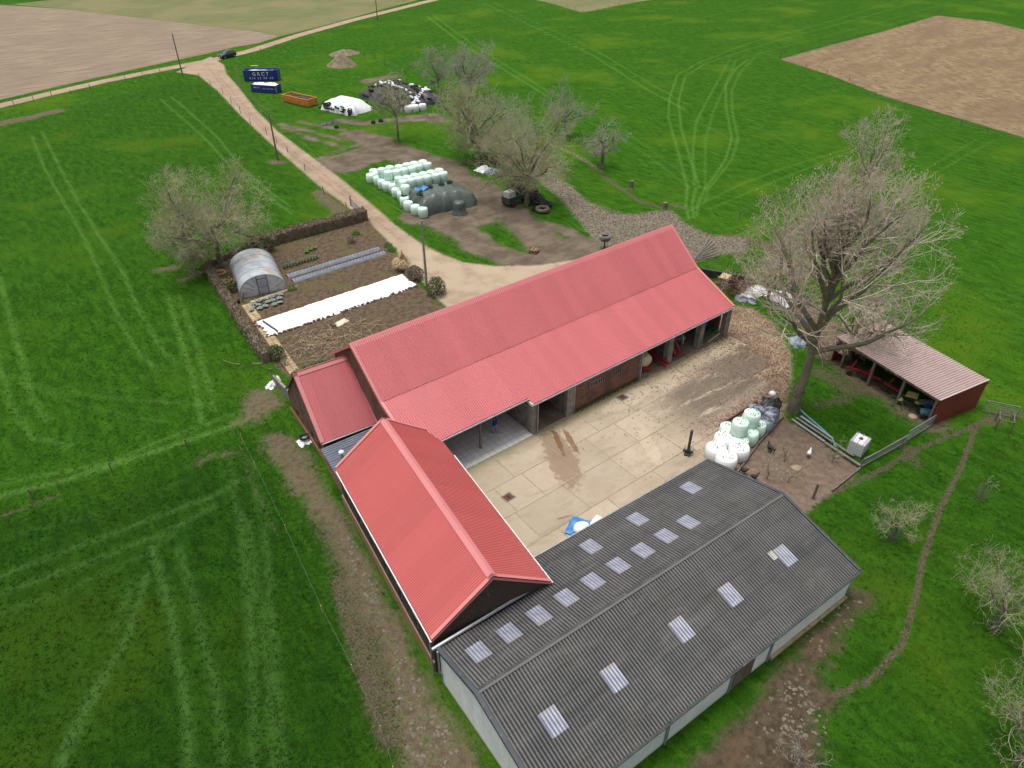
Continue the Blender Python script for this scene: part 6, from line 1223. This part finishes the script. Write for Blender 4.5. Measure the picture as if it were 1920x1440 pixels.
def tree(u, v, label, rs, H, Rc, th, r0, tw=T1, minr=.012, name='bare_tree', buds=0, z=0, **kw):
    x,y,_ = at(u,v); t = thing(name, label, 'tree', (x,y,0)); thick, thin, tips = tree_segs(rs,H,Rc,th,r0,**kw)
    V_, F = tubes(thick, 7); link('trunk', np_mesh('trunk',V_,F,B1), t); thin = [(a,b,max(ra,minr),max(rb,minr*.7)) for a,b,ra,rb in thin]
    V_, F = tubes(thin, 3); link('crown', np_mesh('crown',V_,F,tw), t)
    if buds:
        rr = random.Random(rs); b = MB(); P = [rr.choice(tips) for _ in range(buds)]
        for p in P:
            s = rr.uniform(.045,.095); q = Vector(p)+Vector((rr.gauss(0,.15),rr.gauss(0,.15),rr.gauss(0,.12))); b.add([q+Vector((s,0,0)),q+Vector((-s*.5,s*.8,0)),q+Vector((-s*.5,-s*.8,0)),q+Vector((0,0,s*1.4))], [(0,1,3),(1,2,3),(2,0,3)])
        b.obj('buds', M['bud'], t, kind='stuff')
    return len(thick), len(thin), t
def tree_n(*a, **k): r = tree(*a, **k); return r[2]
tree_n(415,497,'round mossy bare tree in the meadow behind the polytunnel',3,12.2,7.5,3.6,.36,T1,.012,nl=(16,12,9,6),zc=6.8,spread=(-.05,1.35),up=.035,droop=.06)
tree_n(747,264,'small bare tree in front of the black silage heap',5,11.2,5.0,4.4,.24,T1,.013,nl=(9,8,7,4),zc=7.2,spread=(-.05,1.3),up=.05)
tree_n(822,172,'far bare tree beside the black silage heap',8,8.8,4.9,3.0,.26,T2,.015,nl=(10,8,7,5),zc=5.6,spread=(-.1,1.3),up=.04)
tree_n(883,180,'tall bare tree farthest back in the tree row',13,10.6,6.6,3.4,.3,T2,.015,nl=(12,9,7,5),zc=6.4,spread=(-.2,1.35),up=.04)
tree_n(898,302,'widest mossy bare tree with a thick trunk behind the bale stack',21,12.2,8.2,3.8,.52,T1,.0125,nl=(14,10,8,6),zc=7.0,spread=(-.3,1.3),up=.035,droop=.06)
tree_n(988,384,'bare tree standing in the tyre heap by the gravel path',34,13.0,8.0,4.4,.38,T1,.012,nl=(14,10,8,6),zc=7.2,spread=(-.3,1.3),up=.035,droop=.10)
tree_n(1058,254,'upright bare tree on the far bank of the gravel path',55,8.8,4.3,2.6,.25,T2,.013,nl=(9,8,7,5),zc=5.2,spread=(0,1.4),up=.08)
tree_n(1128,314,'pollarded bare tree with a dark hollow trunk in the meadow',89,8.0,4.2,3.3,.34,T2,.012,nl=(9,8,7,4),zc=5.4,spread=(-.05,1.3),up=.05)
tree_n(950,290,'leafless bush tree between the thick trunked tree and the gravel path',17,9.4,6.2,1.6,.22,T2,.014,nl=(11,9,8,5),zc=5.0,spread=(-.1,1.3),up=.04)
tree_n(1487,770,'tall tree with reddish buds beside the open shed',144,21.5,8.2,16,.50,T3m,.0115,buds=2200,nl=(20,9,7,4),lean=(.2,-.2),zc=11.6,zb=5,tz=.60,spread=(.62,1.35),trunk_n=9,up=.085,droop=.0,stiff=2.0)
tree_n(1590,672,'second reddish bare tree drooping over the shed roof end',233,11.5,5.8,2.6,.3,T3m,.011,buds=1300,nl=(9,8,7,5),zc=6.0,spread=(-.25,1.3),up=.03,droop=.12)
tree_n(1607,402,'slim bare tree in the meadow behind the tall budding tree',377,13.4,4.4,6.4,.22,T3m,.013,buds=500,nl=(9,8,7,4),zc=9.6,spread=(.1,1.45),up=.10)
tree_n(1440,560,'leafless thicket tree at the far barn corner',610,8.5,5.6,1.5,.2,T3m,.010,buds=900,nl=(9,8,7,4),zc=4.6,spread=(-.1,1.25),up=.04)
def guard(t, r, h):
    b = MB()
    for k in range(12): a, c = k*.5236, (k+1)*.5236; b.add([(r*cos(a),r*sin(a),0),(r*cos(c),r*sin(c),0),(r*cos(c),r*sin(c),h),(r*cos(a),r*sin(a),h)], [(0,1,2,3)]) if False else b.bar((r*cos(a),r*sin(a),0),(r*cos(a),r*sin(a),h),.02)
    for z in (.15,.5,.85,h-.02):
        for k in range(12): a, c = k*.5236, (k+1)*.5236; b.bar((r*cos(a),r*sin(a),z),(r*cos(c),r*sin(c),z),.016)
    b.obj('wire_guard_mesh', M['wire'], t)
t = tree_n(1672,1012,'small pale bare fruit tree nearest the grey barn in the orchard',71,4.0,2.3,1.5,.10,T1,.0065,'fruit_tree',nl=(9,7,5,4),zc=2.6,spread=(-.1,1.2),droop=.1); guard(t,.35,1.3)
t = tree_n(1862,1180,'wide bare fruit tree in the middle of the orchard grass',72,6.0,3.9,1.9,.14,T1,.0065,'fruit_tree',nl=(10,7,6,4),zc=3.7,spread=(-.1,1.2),droop=.1); guard(t,.45,1.4)
tree_n(1905,1430,'large bare fruit tree at the near end of the orchard',73,6.2,4.3,1.9,.16,T1,.0065,'fruit_tree',nl=(11,8,6,5),zc=3.8,spread=(-.1,1.2),droop=.1)
t = tree_n(1836,935,'thin sapling in a wire guard on the orchard grass',74,3.2,1.0,1.4,.05,T1,.009,'sapling',nl=(4,3,3),zc=2.2,spread=(.4,1.3)); guard(t,.42,1.3)
for u,v,rs,h,lb in ((1438,898,75,3.2,'yellowish twiggy sapling at the pen end nearest the grey roof'),(1478,905,76,3.0,'dark stemmed sapling in the lower brown pen'),(1560,868,77,2.6,'bushy twig shrub at the pen edge by the water tank'),(1470,865,79,2.2,'pale thin sapling in the middle of the brown pen')): tree_n(u,v,lb,rs,h,1.2,.5,.045,T1,.010,'sapling',nl=(6,4,3),zc=1.6,spread=(.3,1.4))
tree_n(1500,1440,'pale twiggy bush on the rubble beside the grey barn',78,2.2,1.6,.3,.05,T2,.009,'twig_bush',nl=(8,5,4),zc=1.1,spread=(.2,1.3))

# ------------------------------------------------------------------ loose ground cover
def scatter_mesh(name, pts, s0, s1, mat, flat=True, seed=1):
    r = np.random.default_rng(seed); n = len(pts); P = np.array(pts); s = r.uniform(s0,s1,n)[:,None]; a = r.uniform(0,6.283,n); ca, sa = np.cos(a)[:,None], np.sin(a)[:,None]
    if flat:
        base = np.array([[-1,-.45,0],[1,-.35,.12],[.9,.5,0],[-1,.4,.15]]); V_ = np.stack([np.concatenate([(b[0]*ca-b[1]*sa)*s,(b[0]*sa+b[1]*ca)*s,np.abs(b[2]*s)],1)+P for b in base],1); F = np.array([[0,1,2,3]])
    else:
        base = np.array([[-1,-.7,0],[1,-.8,0],[.9,.75,0],[-.85,.8,0],[-.6,-.4,.28],[.55,-.5,.34],[.5,.4,.3],[-.55,.45,.26]]); j = 1+r.uniform(-.3,.3,(n,8)); V_ = np.stack([np.concatenate([(b[0]*ca-b[1]*sa)*s*j[:,i:i+1],(b[0]*sa+b[1]*ca)*s*j[:,i:i+1],b[2]*s*j[:,i:i+1]],1)+P for i,b in enumerate(base)],1); F = np.array([[0,1,5,4],[1,2,6,5],[2,3,7,6],[3,0,4,7],[4,5,6,7]])
    k = V_.shape[1]; FF = (F[None]+(np.arange(n)*k)[:,None,None]).reshape(-1,4); return link(name, np_mesh(name,V_.reshape(-1,3),FF,mat,False), kind='stuff')
M['litter'] = simple('fallen_leaf',(.115,.052,.034),(.17,.085,.05),9,.9,.1); M['stone'] = simple('field_stone',(.125,.11,.085),(.185,.165,.135),1.2,.95,.1)
def in_poly(p, poly):
    c = False
    for (x0,y0),(x1,y1) in zip(poly, poly[1:]+poly[:1]):
        if (y0 > p[1]) != (y1 > p[1]) and p[0] < (p[1]-y0)*(x1-x0)/(y1-y0)+x0: c = not c
    return c
YP = [(22,-4.4),(33,-5.2),(37,-4),(40.2,-2.2),(43.5,-.4),(47.5,2.4),(51,6.5),(52,10),(50,13.5),(46,13),(46,8.6),(20,8.2)]
pts = []
while len(pts) < 6000:
    p = (random.uniform(20,53), random.uniform(-5.2,14)); 
    if in_poly(p, YP) and random.random() < max(.02, min(1,(p[0]-20)/24)**2.0*(.9 if (p[1] < -1.3 or p[0] > 43) else .55)): pts.append((p[0],p[1],.045 if p[0] < 45 and p[1] > -4.5 else .02))
for x,y,z,r_ in litter_spots:
    for _ in range(17): a, k = random.uniform(0,6.28), random.random()**.6*r_*.85; pts.append((x+cos(a)*k,y+sin(a)*k,z+.03-.05*k*k))
scatter_mesh('fallen_leaves', pts, .028, .085, M['litter'])
def sc(poly_px, n, z=.0):
    Q = [at(*p)[:2] for p in poly_px]; x0,x1 = min(q[0] for q in Q), max(q[0] for q in Q); y0,y1 = min(q[1] for q in Q), max(q[1] for q in Q); out = []
    while len(out) < n:
        p = (random.uniform(x0,x1),random.uniform(y0,y1))
        if in_poly(p,Q): out.append((*p,z))
    return out
pts = sc([(735,1215),(775,1235),(800,1300),(850,1380),(870,1440),(770,1440),(745,1330)], 110)+sc([(1458,1285),(1500,1272),(1545,1320),(1535,1365),(1500,1400),(1465,1385)], 70)+sc([(1400,1330),(1500,1250),(1560,1330),(1530,1440),(1400,1440)], 40)+sc([(1500,1180),(1600,1110),(1630,1140),(1540,1260)], 30)+sc([(640,1010),(660,1000),(740,1180),(715,1190)], 60)
scatter_mesh('loose_stones', pts, .04, .13, M['stone'], False, 3)
pts = sc([(1060,350),(1110,380),(1190,404),(1260,396),(1330,440),(1395,450),(1395,470),(1340,475),(1270,470),(1160,470),(1110,440),(1080,405)], 3000); scatter_mesh('path_stones', pts, .04, .11, M['stone'], False, 5)
M['moss'] = simple('moss', (.05,.10,.015),(.085,.12,.03),3,.95,.1); b = MB()
leaves(b, 900, lambda: (random.uniform(23.4,31.8),8.42+random.gauss(0,.13),random.uniform(.02,.3)), .03, .09); b.obj('weeds', M['moss'], kind='stuff')

# grass tufts on the near meadow: joined, too many to count
def tufts(n, seed):
    r = np.random.default_rng(seed); sel = (rid == 0); Q = QUAD[sel]; cx, cy = VX[Q].mean(1), VY[Q].mean(1); wv = A['worn'][Q].mean(1); quad_falloff = A['grass_falloff'][Q].mean(1)
    ar = (VX[Q[:,1]]-VX[Q[:,0]])*(VY[Q[:,3]]-VY[Q[:,0]]); dist = np.hypot(cx+12, cy+28); ok = (dist < 95)&((cx+12)*cos(YAW)+(cy+28)*sin(YAW) > 8); p = np.where(ok, ar*np.exp(-dist/38)*(1-.75*np.clip(wv,0,1)), 0); p /= p.sum()
    k = r.choice(len(Q), n, p=p); X = VX[Q[k,0]]+(VX[Q[k,1]]-VX[Q[k,0]])*r.random(n); Y = VY[Q[k,0]]+(VY[Q[k,3]]-VY[Q[k,0]])*r.random(n)
    # keep the tufts out of the buildings
    def outside(ob, x0, x1, y0, y1):
        a = ob.rotation_euler.z; dx, dy = X-ob.location.x, Y-ob.location.y; lx, ly = dx*cos(a)+dy*sin(a), -dx*sin(a)+dy*cos(a); return ~((lx > x0)&(lx < x1)&(ly > y0)&(ly < y1))
    keep = outside(wing,-.1,8.4,-.2,17.2)&outside(grey_barn,-.1,26.2,-13.5,.1)&outside(long_barn,-.2,38.4,-.2,14.2)&outside(corner_barn,-.1,5.2,-.2,8.7)&outside(lean_to,0,5,-.5,5); X, Y, S_ = X[keep], Y[keep], quad_falloff[k][keep]; m = len(X); nb_ = 5
    s = r.uniform(.07,.15,m)*(.7+.6*r.random(m)); V_ = np.zeros((m,nb_*3,3))
    for j in range(nb_):
        a = r.uniform(0,6.283,m); ox, oy = r.normal(0,.07,m), r.normal(0,.07,m); wx_, wy_ = -np.sin(a)*.022, np.cos(a)*.022; lean_ = r.uniform(.2,1.0,m)*s
        V_[:,j*3] = np.stack([X+ox-wx_,Y+oy-wy_,np.zeros(m)],1); V_[:,j*3+1] = np.stack([X+ox+wx_,Y+oy+wy_,np.zeros(m)],1); V_[:,j*3+2] = np.stack([X+ox+np.cos(a)*lean_,Y+oy+np.sin(a)*lean_,s],1)
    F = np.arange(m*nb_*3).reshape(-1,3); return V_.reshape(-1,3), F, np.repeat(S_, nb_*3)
g = NG('grass_blades'); P_c = g.mix(g.step(g.noise(.5,g.gp,4),.35,.65), (.028,.078,.007), (.064,.148,.015)); P_c = g.mix(g.m('MULTIPLY',g.step(g.noise(3.5,g.gp,3),.5,.7),.6), P_c, (.082,.150,.020)); P_c = g.mix(1.0, P_c, (1.03,1.20,.74), 'MULTIPLY'); M['blade'] = g.done(g.mix(g.attr('grass_falloff'), P_c, g.mix(1.0, P_c, (.52,.56,.70), 'MULTIPLY')), .9, .05)  # blades are darkened by the same painted falloff as the ground
V_, F, S_ = tufts(85000, 4); me = np_mesh('grass_tufts', V_, F, M['blade'], False); me.attributes.new('grass_falloff','FLOAT','POINT').data.foreach_set('value', S_.astype(np.float32)); link('grass_tufts', me, kind='stuff')
print('TRIS', sum(len(p.vertices)-2 for o in SC.objects if o.type == 'MESH' for p in o.data.polygons))
